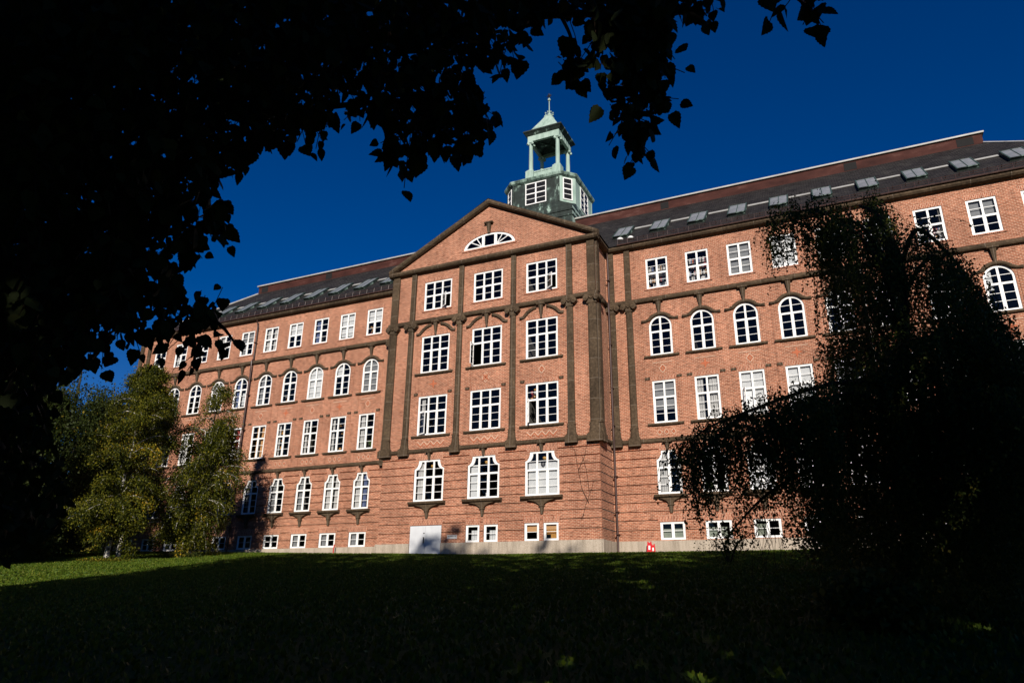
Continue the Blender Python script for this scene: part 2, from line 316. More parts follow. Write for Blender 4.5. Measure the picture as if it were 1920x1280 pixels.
# --- window outlines
def curve(kind, wd, h):
    if kind == 'arch':
        r = wd / 2; return [(-r * math.cos(t), h - r + r * math.sin(t)) for t in np.linspace(0, PI / 2, 11)]
    if kind == 'shoulder':
        i = .2 * wd if wd < 2 else .14 * wd; d = .205 * h
        return [(-wd / 2 + i * math.sin(t), h - d * math.cos(t)) for t in np.linspace(0, PI / 2, 8)]
    return [(-wd / 2, h)]
def outline(kind, wd, h, b=0, zb=0):
    c = curve(kind, wd - 2 * b, h - b)
    if kind == 'shoulder': c = [(x, z - b * .0) for x, z in c]
    return [(-wd / 2 + b, zb)] + c + [(-x, z) for x, z in c[::-1]] + [(wd / 2 - b, zb)], c
KIND = {  # shape, width, height, columns, transom (fraction of the height from the top), bars above, bars below
    'tall_window': ('rect', WW, 2.68, 2, .40, 1, 2), 'attic_window': ('rect', WW, 2.155, 2, .5, 1, 1),
    'arched_window': ('arch', WW, 2.62, 2, .40, 1, 2), 'shouldered_window': ('shoulder', WW, 2.58, 2, .40, 1, 2),
    'basement_window': ('rect', WW, 1.0, 2, None, 1, 0),
    'wide_tall_window': ('rect', RW, 2.685, 3, .40, 1, 2), 'wide_attic_window': ('rect', RW, 2.193, 3, .5, 1, 1),
    'wide_shouldered_window': ('shoulder', RW, 2.645, 3, .42, 1, 2), 'single_basement_window': ('rect', .945, 1.02, 1, None, 1, 0),
}
WCACHE = {}
def window_meshes(kind, opened=None):
    key = (kind, opened)
    if key in WCACHE: return WCACHE[key]
    sh, wd, h, nc, tf, ba, bb = KIND[kind]; bf = .115; y0, y1 = .035, .12
    O, _ = outline(sh, wd - .008, h - .004); I, ci = outline(sh, wd, h, bf, bf)
    mb = MB(); n = len(O)
    for i in range(n):
        j = (i + 1) % n
        mb.face([(O[i][0], y0, O[i][1]), (O[j][0], y0, O[j][1]), (I[j][0], y0 + .012, I[j][1]), (I[i][0], y0 + .012, I[i][1])])
        mb.face([(I[i][0], y0 + .012, I[i][1]), (I[j][0], y0 + .012, I[j][1]), (I[j][0], y1, I[j][1]), (I[i][0], y1, I[i][1])])
        mb.face([(O[j][0], y0, O[j][1]), (O[i][0], y0, O[i][1]), (O[i][0], y1, O[i][1]), (O[j][0], y1, O[j][1])])
    cx = [p[0] for p in ci]; cz = [p[1] for p in ci]; iw = wd / 2 - bf; top = h - bf
    def ztop(x):
        x = -abs(x); return top if x >= cx[-1] or len(ci) == 1 else float(np.interp(x, cx, cz))
    def xlim(z):
        return iw if len(ci) == 1 or z <= cz[0] else abs(float(np.interp(z, cz, cx)))
    mw = .112; cols = np.linspace(-iw, iw, nc + 1)
    for c in cols[1:-1]: mb.box(c - mw / 2, c + mw / 2, y0 + .006, y1 - .01, bf, ztop(abs(c) + mw / 2))
    zt = h - tf * h if tf else None
    hb = []
    if zt:
        mb.box(-xlim(zt), xlim(zt), y0 + .003, y1 - .012, zt - .06, zt + .06)
        for k in range(ba): hb.append((zt + .06) + (top - zt - .06) * (k + 1) / (ba + 1))
        lo = [bf + (zt - .06 - bf) * (k + 1) / (bb + 1) for k in range(bb)]
    else:
        lo = [bf + (top - bf) * (k + 1) / (ba + 1) for k in range(ba)]
    for c in range(nc):
        a = cols[c] + (mw / 2 if c else 0); b = cols[c + 1] - (mw / 2 if c < nc - 1 else 0)
        for z in hb: mb.box(max(a, -xlim(z)), min(b, xlim(z)), y0 + .02, y1 - .03, z - .0145, z + .0145)
        if opened is not None and c == opened: continue
        for z in lo: mb.box(a, b, y0 + .02, y1 - .03, z - .0145, z + .0145)
        # the inner sash edges
        t = zt - .06 if zt else top
        for (p, q_) in ((a, a + .03), (b - .03, b)): mb.box(p, q_, y0 + .016, y1 - .02, bf, t)
    fr = mb.mesh(kind, ['white'])
    pm = MB(); yp = y0 + .045
    if sh == 'rect' and zt:
        for c in range(nc):
            pm.face([(cols[c], yp, zt), (cols[c + 1], yp, zt), (cols[c + 1], yp, h - .05), (cols[c], yp, h - .05)])
            if c != opened: pm.face([(cols[c], yp, .05), (cols[c + 1], yp, .05), (cols[c + 1], yp, zt), (cols[c], yp, zt)])
    else:
        G, _ = outline(sh, wd, h, .06, .06); pm.face([(x, yp, z) for x, z in G[::-1]])
    pn = pm.mesh('pane', ['glass']); sash = None
    if opened is not None:
        a, b = cols[opened], cols[opened + 1]; sw = b - a; sm = MB(); t = zt - .05
        for bx in ((0, .07, .05, t), (sw - .07, sw, .05, t), (.07, sw - .07, .05, .13), (.07, sw - .07, t - .07, t)): sm.box(bx[0], bx[1], -.02, .02, bx[2], bx[3])
        for z in lo: sm.box(.07, sw - .07, -.012, .012, z - .0145, z + .0145)
        sm.face([(.05, 0, .1), (sw - .05, 0, .1), (sw - .05, 0, t - .04), (.05, 0, t - .04)], 1)
        sash = (sm.mesh('open_sash', ['white', 'glass']), a, b)
    WCACHE[key] = (fr, pn, sash); return WCACHE[key]
SILLS = {}
def stone_sill(hw, kind):
    if (hw, kind) in SILLS: return SILLS[hw, kind]
    mb = MB()
    if kind == 'slab':
        mb.mould_x(-hw, hw, [(.1, -.155), (-.12, -.155), (-.15, -.12), (-.15, -.05), (-.13, -.02), (.1, 0)])
        mt = 'stone'
    elif kind == 'brick':
        mb.mould_x(-hw, hw, [(.1, -.1), (-.05, -.1), (-.06, -.02), (.1, 0)]); mt = 'soldier'
    else:  # bracketed sill of the ground floor
        mb.mould_x(-hw, hw, [(.1, -.25), (-.12, -.25), (-.26, -.17), (-.29, -.1), (-.26, -.03), (.1, 0)])
        prev = None
        for z, a, d in ((-.25, hw * .82, .2), (-.32, hw * .55, .19), (-.40, hw * .33, .17), (-.50, hw * .2, .15), (-.58, .15, .14), (-.59, .2, .17), (-.65, .2, .17), (-.66, .14, .13), (-1.08, .085, .08), (-1.1, .03, .04)):
            cur = [(-a, .0, z), (-a * .8, -d, z), (a * .8, -d, z), (a, .0, z)]
            if prev:
                for i in range(3): mb.face((prev[i], prev[i + 1], cur[i + 1], cur[i]))
            prev = cur
        mt = 'stone'
    SILLS[hw, kind] = mb.mesh('sill', [mt]); return SILLS[hw, kind]
def keystone_mesh(name, h, wt, wb, pad):
    mb = MB()
    mb.hexa([(-wb / 2, -.10, 0), (wb / 2, -.10, 0), (wb / 2, .02, 0), (-wb / 2, .02, 0)][::-1], [(-wt / 2, -.2, h * .84), (wt / 2, -.2, h * .84), (wt / 2, .02, h * .84), (-wt / 2, .02, h * .84)][::-1])
    mb.mould_x(-pad, pad, [(.02, h * .84), (-.20, h * .84), (-.26, h * .88), (-.24, h), (.02, h)])
    return mb.mesh(name, ['stone'])
KEYS = keystone_mesh('keystone', .88, .30, .13, .29); KEYT = keystone_mesh('keystone', 1.0, .28, .10, .29); KEYG = keystone_mesh('keystone', .49, .22, .12, .26)
def hood_mesh():                         # hood mould over an arched window, turned out level at both ends
    mb = MB(); r = WW / 2 + .13; c0 = 2.62 - WW / 2 - 1.93
    pts = [(-1.17, .40), (-1.03, .40), (-.93, .40), (-.84, .43)]
    pts += [(-r * math.cos(t), c0 + r * math.sin(t)) for t in np.linspace(math.radians(38), math.radians(90), 9)]
    pts += [(-x, z) for x, z in pts[:-1][::-1]]
    mb.tube([(x, -.03, z) for x, z in pts], [.115, .10, .09, .10] + [.12] * (len(pts) - 8) + [.10, .09, .10, .115], 8)
    return mb.mesh('hood_mould', ['stone'], True)
HOOD = hood_mesh()
def broken_hood(s):
    mb = MB()
    if True:
        pts = [(s * 1.53, 0), (s * 1.40, .0), (s * 1.26, .04), (s * 1.15, .16), (s * 1.0, .32), (s * .8, .46), (s * .58, .56), (s * .38, .60)]
        mb.tube([(x, -.03, z) for x, z in pts], [.11, .11, .115, .12, .12, .12, .12, .115], 8)
    return mb.mesh('broken_hood', ['stone'], True)
BHOOD = (broken_hood(-1), broken_hood(1))
def fill_mesh(kind, specs):              # what hangs or stands just behind the glass: (x0, x1, z0, z1 as fractions, material, style)
    sh, wd, h = KIND[kind][:3]; mb = MB(); mats = []
    for x0, x1, z0, z1, mt, st in specs:
        if mt not in mats: mats.append(mt)
        mi = mats.index(mt); a, b = -wd / 2 + x0 * wd, -wd / 2 + x1 * wd; c, d = z0 * h, z1 * h
        if st == 'flat': mb.box(a, b, .2, .212, c, d, mi)
        elif st == 'slats':
            for z in np.arange(c, d, .09): mb.box(a, b, .19, .20, z, z + .078, mi)
        elif st == 'wavy':
            n = max(6, int((b - a) / .035)); pr = None
            for i in range(n + 1):
                x = a + (b - a) * i / n; y = .23 + .03 * math.sin(i * 1.9) + .01 * math.sin(i * .7)
                if pr: mb.face([(pr[0], pr[1], c), (x, y, c), (x, y, d), (pr[0], pr[1], d)], mi)
                pr = (x, y)
        elif st == 'books':
            ns_ = 4
            for k in range(ns_):
                zb = c + (d - c) * k / ns_; x = a
                while x < b - .03:
                    t = random.uniform(.03, .09); hh = (d - c) / ns_ * random.uniform(.5, .85); bm = 'book%d' % random.choice([0, 0, 3, 3, 1, 2, 4, 5, 4])
                    if bm not in mats: mats.append(bm)
                    if random.random() < .88: mb.box(x, x + t * .93, .26, .45, zb, zb + hh, mats.index(bm))
                    x += t
                mb.box(a, b, .25, .5, zb - .03, zb - .005, mi)
        elif st == 'things':
            for k in range(7):
                x = random.uniform(a, b - .12); z = c + (d - c) * random.choice([.0, .25, .5, .75]); bm = random.choice(['book5', 'book2', 'ochre', 'drape'])
                if bm not in mats: mats.append(bm)
                mb.box(x, x + random.uniform(.08, .2), .3, .42, z, z + random.uniform(.08, .25), mats.index(bm))
        elif st == 'plant':
            mb.lathe(((a + b) / 2, .3, c), [(.05, 0), (.08, .14)], 8, mi)
            for k in range(14):
                t = random.uniform(0, 2 * PI); l = random.uniform(.12, (d - c)); q = Vector(((a + b) / 2 + math.cos(t) * l * .6, .3 + math.sin(t) * .08, c + .14 + l * .7)); pz = Vector(((a + b) / 2, .3, c + .12)); nn = Vector((.03, 0, .03))
                mb.face([pz - nn, pz + nn, q + nn * 1.5, q - nn * 1.5], mi)
    return mb.mesh('curtain', mats)
W_ALL = []
def window(kind, x, y, z, fill=None, opened=None, side=None, sill=None, key=None, hood=None):
    fr, pn, sash = window_meshes(kind, opened)
    o = link(kind, fr, B, (x, y, z - 2.4)); W_ALL.append(o)
    link('pane', pn, o)
    if sash:
        ang, hinge = side
        a, b = sash[1], sash[2]
        if hinge == 'L': link('open_sash', sash[0], o, (a + .02, .03, .01), (0, 0, -ang))
        else:
            s_ = link('open_sash', sash[0], o, (b - .02, .03, .01), (0, 0, PI + ang))
    if fill: link('curtain' if fill[0][5] in ('flat', 'wavy', 'slats') else 'shelf_contents', fill_mesh(kind, fill), o)
    if sill: link('sill', stone_sill(*sill), o)
    if key: link('keystone', key[0], o, (0, 0, key[1]))
    if hood:
        for hm_ in (hood[0] if isinstance(hood[0], tuple) else (hood[0],)): link('hood_mould', hm_, o, (0, 0, hood[1]))
    return o
# --- openings in the walls
def opening(kind, x, z): 
    sh, wd, h = KIND[kind][:3]; return dict(x0=x - wd / 2, x1=x + wd / 2, z0=z, z1=z + h, sh=sh, x=x)
def opening_raw(x0, x1, z0, z1): return dict(x0=x0, x1=x1, z0=z0, z1=z1, sh='rect', x=(x0 + x1) / 2)
def wall_xz(mb, x0, x1, z0, z1, y, ops, depth=.16, mi=0, front=None):
    ops = [o for o in ops if z0 - .3 < (o['z0'] + o['z1']) / 2 < z1]; yf = y if front is None else front
    X_ = sorted({round(v, 4) for o in ops for v in (o['x0'], o['x1']) if x0 < v < x1} | {x0, x1})
    Z_ = sorted({round(v, 4) for o in ops for v in (o['z0'], o['z1']) if z0 < v < z1} | {z0, z1})
    for i in range(len(X_) - 1):
        for j in range(len(Z_) - 1):
            cx, cz = (X_[i] + X_[i + 1]) / 2, (Z_[j] + Z_[j + 1]) / 2
            if any(o['x0'] < cx < o['x1'] and o['z0'] < cz < o['z1'] for o in ops): continue
            mb.face([(X_[i], y, Z_[j]), (X_[i + 1], y, Z_[j]), (X_[i + 1], y, Z_[j + 1]), (X_[i], y, Z_[j + 1])], mi)
    for o in ops:
        wd, h = o['x1'] - o['x0'], o['z1'] - o['z0']; O, c = outline(o['sh'], wd, h); xc = o['x']
        if len(c) > 1:
            for s in (-1, 1):
                for a, b in zip(c, c[1:]):
                    mb.face([(xc + s * wd / 2, yf, o['z1']), (xc - s * a[0], yf, o['z0'] + a[1]), (xc - s * b[0], yf, o['z0'] + b[1])], mi)
        for a, b in zip(O, O[1:] + O[:1]):
            mb.face([(xc + a[0], yf, o['z0'] + a[1]), (xc + b[0], yf, o['z0'] + b[1]), (xc + b[0], y + depth, o['z0'] + b[1]), (xc + a[0], y + depth, o['z0'] + a[1])], mi)
GROOVES = [3.9, 4.45, 4.96, 5.48, 6.0, 6.535, 7.07, 7.595, 8.09, 8.6]
def hw_at(o, z):
    wd, h = o['x1'] - o['x0'], o['z1'] - o['z0']
    if not (o['z0'] - .001 < z < o['z1'] + .001): return None
    return wd / 2
def bands(mb, x0, x1, y, ops, zlo, out=.085):
    ed = [zlo] + [g for q in GROOVES for g in (q - .035, q + .035)] + [9.03]
    for k in range(0, len(ed), 2):
        a, b = ed[k], ed[k + 1]
        sub = sorted({a, b} | {round(v, 4) for o in ops for v in ([o['z0'], o['z1']] ) if a < v < b})
        for z0, z1 in zip(sub, sub[1:]):
            cuts = sorted([(o['x'] - hw_at(o, (z0 + z1) / 2), o['x'] + hw_at(o, (z0 + z1) / 2)) for o in ops if hw_at(o, (z0 + z1) / 2)])
            x = x0
            for p, q in cuts + [(x1, x1)]:
                if p > x: mb.box(x, min(p, x1), y, y + out, z0, z1)
                x = max(x, q)
ZR = {4: 19.075, 3: 14.505, 2: 10.18, 1: 5.94, 0: 3.353}
wallm = MB()
for sd in (-1, 1):
    ops = []
    for k in range(1, 11):
        x = sd * (XR0 + P * k)
        for kd, r in (('attic_window', 4), ('arched_window', 3), ('tall_window', 2), ('shouldered_window', 1), ('basement_window', 0)):
            ops.append(opening(kd, x, ZR[r]))
    a, b = (CB, XE) if sd > 0 else (-XE, -CB)
    wall_xz(wallm, a, b, 2.2, 9.03, .085, ops, front=-.001); wall_xz(wallm, a, b, 9.03, 22.2, 0, ops)
    bands(wallm, a, b, 0, ops, 3.3)
    for o in ops:                        # flat arches of upright bricks and the shallow pilaster strips between windows
        if o['sh'] == 'rect':
            pr = .006
            hgt = .30 if o['z0'] > 5 else .38
            wallm.box(o['x0'] - .12, o['x1'] + .12, -pr, 0, o['z1'] + .004, o['z1'] + hgt, 1)
        if o['sh'] == 'shoulder': wallm.box(o['x0'] + .15, o['x1'] - .15, -.006, 0, o['z1'] + .004, 8.98, 1)
    for k in range(1, 11):
        x = sd * (XR0 + P * k)
        for s in (-1, 1):
            wallm.box(x + s * .985 - .135, x + s * .985 + .135, -.03, 0, 9.28, 16.7)
    # end walls
    xw = sd * XE
    wallm.face([(xw, 0, 2.2), (xw, YB, 2.2), (xw, YB, 22.2), (xw, 0, 22.2)][::sd])
wallm.face([(XE, YB, 2.2), (-XE, YB, 2.2), (-XE, YB, 22.2), (XE, YB, 22.2)])
# the projecting middle block
ops = []
for k in (-1, 0, 1):
    for kd, z in (('wide_attic_window', 19.105), ('wide_tall_window', 14.489), ('wide_tall_window', 10.166), ('wide_shouldered_window', 5.867)):
        ops.append(opening(kd, Q * k, z))
for x in (-.646, .597, 3.29, 4.52): ops.append(opening('single_basement_window', x, 3.27))
DOOR = opening_raw(-5.138, -2.833, 2.45, 4.37); ops.append(DOOR)
wall_xz(wallm, -CB, CB, 2.2, 9.03, -D + .085, ops, front=-D - .001); wall_xz(wallm, -CB, CB, 9.03, 22.1, -D, ops)
bands(wallm, -CB, CB, -D, ops, 3.27)
for o in ops:
    if o['sh'] == 'rect':
        pr = .006
        hgt = .26 if 5 < o['z0'] else .38
        e = .12 if o['z0'] > 5 else .06
        wallm.box(o['x0'] - e, o['x1'] + e, -D - pr, -D, o['z1'] + .004, o['z1'] + hgt, 1)
    else: wallm.box(o['x0'] + .1, o['x1'] - .1, -D - .006, -D, o['z1'] + .004, 8.98, 1)
for k in (-1, 0, 1):
    for s in (-1, 1):
        for e in (.0, .26):
            wallm.box(Q * k + s * (1.19 + e) - .05, Q * k + s * (1.19 + e) + .05, -D - .025, -D, 9.28, 17.2)
for s in (-1, 1):
    wallm.face([(s * CB, -D, 9.03), (s * CB, 0, 9.03), (s * CB, 0, 22.2), (s * CB, -D, 22.2)][::s])
    wallm.face([(s * (CB - .085), -D, 2.2), (s * (CB - .085), 0, 2.2), (s * (CB - .085), 0, 9.03), (s * (CB - .085), -D, 9.03)][::s])
    ed = [3.27] + [g for q in GROOVES for g in (q - .035, q + .035)] + [9.03]
    for k in range(0, len(ed), 2):
        x0, x1 = sorted((s * CB, s * (CB - .085))); wallm.box(x0, x1, -D + .0855, 0, ed[k], ed[k + 1])
# gable field of the pediment with the lunette opening
LZ, LW, LH = 23.2, 4.0, 1.03
def lun(t, wd=LW, h=LH): return (-wd / 2 * math.cos(t), LZ + h * math.sin(t))
slope = (26.35 - 22.3) / 7.8
def ped(x): return 26.35 - slope * abs(x)
T = np.linspace(0, PI, 25)
for i in range(24):
    a, b = lun(T[i]), lun(T[i + 1])
    wallm.face([(a[0], -D, a[1]), (b[0], -D, b[1]), (b[0], -D, ped(b[0])), (a[0], -D, ped(a[0]))])
    wallm.face([(a[0], -D, a[1]), (b[0], -D, b[1]), (b[0], -D + .16, b[1]), (a[0], -D + .16, a[1])])
    ao, bo = lun(T[i], LW + .62, LH + .30), lun(T[i + 1], LW + .62, LH + .30)
    ai, bi = lun(T[i], LW + .02, LH + .02), lun(T[i + 1], LW + .02, LH + .02)
    wallm.hexa([(ai[0], -D, ai[1]), (bi[0], -D, bi[1]), (bo[0], -D, bo[1]), (ao[0], -D, ao[1])], [(ai[0], -D - .012, ai[1]), (bi[0], -D - .012, bi[1]), (bo[0], -D - .012, bo[1]), (ao[0], -D - .012, ao[1])], 1)
for s in (-1, 1):
    wallm.face([(s * 2.0, -D, 22.1), (s * 7.85, -D, 22.1), (s * 7.85, -D, ped(7.85)), (s * 2.0, -D, ped(2.0))])
wallm.face([(-2, -D, 22.1), (2, -D, 22.1), (2, -D, LZ), (-2, -D, LZ)])
wallm.box(-2.15, 2.15, -D - .06, -D, LZ - .14, LZ - .03, 1)
wallm.box(8.33, 9.14, -.006, 0, 5.12, 5.36, 1)       # patch of newer bricks
# brick ornaments between the storeys
def diamond(x, z, r, y, mi, wd=.05):
    for a, b in (((0, r), (r * .8, 0)), ((r * .8, 0), (0, -r)), ((0, -r), (-r * .8, 0)), ((-r * .8, 0), (0, r))):
        wallm.bar((x + a[0], z + a[1]), (x + b[0], z + b[1]), wd, y - .012, y, mi)
def star(x, z, r, y, mi):
    for t in (0, PI / 2, PI, 1.5 * PI):
        wallm.prism_xz([(x + .3 * r * math.cos(t - PI / 4), z + .3 * r * math.sin(t - PI / 4)), (x + r * math.cos(t), z + r * math.sin(t)), (x + .3 * r * math.cos(t + PI / 4), z + .3 * r * math.sin(t + PI / 4)), (x, z)], y - .012, y, mi)
for sd in (-1, 1):
    for k in range(1, 11):
        x = sd * (XR0 + P * k)
        if k % 2: diamond(x, 13.62, .27, -.0, 3, .035); diamond(x, 13.62, .17, 0, 2, .07)
        else: star(x, 13.62, .34, 0, 2)
        wallm.box(x - .62, x + .62, -.014, 0, 14.0, 14.03, 3)
        for j in (-.42, 0, .42): diamond(x + j, 9.62, .18, 0, 3, .03); diamond(x + j, 9.62, .09, 0, 2, .05)
for k, st in ((-1, 'p'), (0, 'x'), (1, 'd')):
    x = Q * k
    if st == 'p': star(x, 13.66, .34, -D, 2)
    elif st == 'x':
        for a in (PI / 4, 3 * PI / 4): wallm.bar((x - .3 * math.cos(a), 13.66 - .3 * math.sin(a)), (x + .3 * math.cos(a), 13.66 + .3 * math.sin(a)), .07, -D - .012, -D, 2)
        diamond(x, 13.66, .36, -D, 3, .03)
    else: diamond(x, 13.72, .27, -D, 3, .04); diamond(x, 13.72, .16, -D, 2, .06); wallm.box(x - .2, x + .2, -D - .01, -D, 13.2, 13.4, 1)
    for j in range(-4, 4):
        z0, z1 = (9.5, 9.76) if j % 2 else (9.76, 9.5)
        wallm.bar((x + j * .25, z0), (x + (j + 1) * .25, z1), .045, -D - .012, -D, 3); wallm.bar((x + j * .25, z0 - .09), (x + (j + 1) * .25, z1 - .09), .05, -D - .01, -D, 2)
part('wall', wallm, ['brick', 'soldier', 'bright', 'joint'])
# --- plinth
pl = MB()
for a, b in ((-CB - .02, DOOR['x0']), (DOOR['x1'], CB + .02)): pl.box(a, b, -D - .09, -D - .0, 1.9, 3.27)
pl.box(CB + .001, CB + .09, -D - .09, -.09, 1.9, 3.27); pl.box(-CB - .09, -CB - .001, -D - .09, -.09, 1.9, 3.27)
pl.box(CB, XE + .09, -.09, 0, 1.9, 3.30); pl.box(-XE - .09, -CB, -.09, 0, 1.9, 3.34)
part('plinth', pl, ['granite'])
# --- string courses
sc = MB(); PR1 = lambda y: [(y, 18.16), (y - .17, 18.16), (y - .22, 18.24), (y - .22, 18.34), (y - .16, 18.44), (y, 18.47)]
PR2 = lambda y: [(y, 9.02), (y - .10, 9.02), (y - .14, 9.08), (y - .14, 9.2), (y - .08, 9.26), (y, 9.27)]
for pr in (PR1, PR2):
    ov = .22 if pr is PR1 else .14
    sc.mould_x(-CB - ov, CB + ov, pr(-D)); sc.mould_x(CB + .0, XE, pr(0)); sc.mould_x(-XE, -CB, pr(0))
    for s in (-1, 1): sc.mould_y(-D, -ov, [(s * (CB - (y)), z) if False else (s * (CB + (-y)), z) for y, z in pr(0)])
part('string_course', sc, ['stone'])
# --- cornices
def cprof(y, z=22.04, k=1): return [(y, z), (y - .16 * k, z), (y - .3 * k, z + .06), (y - .39 * k, z + .16), (y - .39 * k, z + .24), (y - .33 * k, z + .31), (y - .33 * k, z + .36), (y, z + .40)]
co = MB()
co.mould_x(-CB - .38, CB + .38, cprof(-D)); co.mould_x(CB, XE + .38, cprof(0)); co.mould_x(-XE - .38, -CB, cprof(0))
for s in (-1, 1): co.mould_y(-D, -.34, [(s * (CB - y), z) for y, z in cprof(0)]); co.mould_y(0, YB, [(s * (XE - y), z) for y, z in cprof(0)])
part('cornice', co, ['stone'])
rk = MB(); rp = [(0, -.02), (-.16, -.02), (-.3, .05), (-.37, .15), (-.37, .25), (-.33, .33), (0, .4)]
for s in (-1, 1):
    a = [(s * 8.03, -D + y, 22.26 + dz * 1.12) for y, dz in rp]; b = [(0, -D + y, 22.26 + slope * 8.03 + dz * 1.12) for y, dz in rp]
    rk.hexa(a, b)
part('raking_cornice', rk, ['stone'])
# --- pilasters
def pilaster(x, y, wd, zt=22.05, upper=True, corner=None, name='pilaster'):
    mb = MB(); d = .17; sl = wd / 2
    def shaft(h0, h1, w0, w1, dd):
        lo = [(x - w0 / 2, y, h0), (x - w0 / 2, y - dd * .65, h0), (x - w0 * .28, y - dd, h0), (x + w0 * .28, y - dd, h0), (x + w0 / 2, y - dd * .65, h0), (x + w0 / 2, y, h0)]
        hi = [(x + (p[0] - x) * w1 / w0, p[1], h1) for p in lo]; mb.hexa(lo, hi)
    shaft(10.0, 17.62, wd, wd * .92, d)
    shaft(9.30, 9.93, wd * 1.32, wd * 1.02, d + .06)
    mb.box(x - wd * .56, x + wd * .56, y - d - .04, y, 9.93, 10.0)
    mb.box(x - wd * .84, x + wd * .84, y - d - .12, y, 8.83, 9.30)
    mb.tube([(x - wd * .74, y - d * .75, 9.33), (x + wd * .74, y - d * .75, 9.33)], .075, 8)
    # capital
    mb.box(x - wd * .56, x + wd * .56, y - d - .03, y, 17.62, 17.70)
    lo = [(x - wd * .46, y, 17.70), (x - wd * .46, y - d, 17.70), (x + wd * .46, y - d, 17.70), (x + wd * .46, y, 17.70)]
    hi = [(x - wd * .74, y, 18.1), (x - wd * .74, y - d - .12, 18.1), (x + wd * .74, y - d - .12, 18.1), (x + wd * .74, y, 18.1)]
    mb.hexa(lo, hi)
    mb.box(x - .43, x + .43, y - d - .14, y, 18.1, 18.2)
    for s in (-1, 1):
        cx = x + s * .345
        mb.tube([(cx, y + .0, 17.95), (cx, y - d - .17, 17.95), (cx, y - d - .2, 17.95)], [.185, .185, .13], 14)
        mb.tube([(cx, y - d - .2, 17.95), (cx, y - d - .23, 17.95)], [.07, .055], 10)
        mb.tube([(x + s * .31, y - d - .09, 18.08), (x + s * .12, y - d - .09, 18.02), (x, y - d - .09, 17.9)], [.07, .06, .03], 8)
    if corner:                           # return on the side of the block
        xs_ = x + corner * wd / 2 - corner * .0
        mb.box(*sorted((xs_, xs_ + corner * .14)), y, y + wd * .8, 10.0, 17.62)
        mb.box(*sorted((xs_, xs_ + corner * .24)), y, y + wd * 1.1, 8.83, 9.30)
        mb.hexa([(xs_, y, 9.3), (xs_ + corner * .2, y, 9.3), (xs_ + corner * .2, y + wd, 9.3), (xs_, y + wd, 9.3)], [(xs_, y, 9.95), (xs_ + corner * .15, y, 9.95), (xs_ + corner * .15, y + wd * .82, 9.95), (xs_, y + wd * .82, 9.95)])
        mb.box(*sorted((xs_, xs_ + corner * .26)), y, y + .72, 18.08, 18.2)
        for yy in (.02, .62): mb.tube([(xs_, y + yy, 17.97), (xs_ + corner * .28, y + yy, 17.97)], .165, 14)
        mb.box(*sorted((xs_, xs_ + corner * .13)), y, y + wd * .75, 18.47, zt)
    if upper:
        mb.box(x - wd * .44, x + wd * .44, y - .13, y, 18.47, zt)
    part(name, mb, ['stone'])
for x, wd in ((-5.92, .45), (-2.05, .41), (1.95, .41), (5.93, .45)): pilaster(x, -D, wd)
for s in (-1, 1): pilaster(s * 7.42, -D, .58, corner=s)
for s in (-1, 1):
    pilaster(s * 9.12, 0, .43); pilaster(s * 8.0, 0, .40)
    pilaster(s * 35.9, 0, .43); pilaster(s * 36.9, 0, .5)
# --- lintel blocks
lbm = MB(); lbm.box(-.155, .155, -.07, 0, 12.94, 13.1); lbm = lbm.mesh('lintel_block', ['stone'])
for x, y in [(sd * (XR0 + P * k) + t * .985, 0) for sd in (-1, 1) for k in range(1, 11) for t in (-1, 1)] + [(Q * k + t * 1.32, -D) for k in (-1, 0, 1) for t in (-1, 1)]:
    link('lintel_block', lbm, B, (x, y, -2.4))
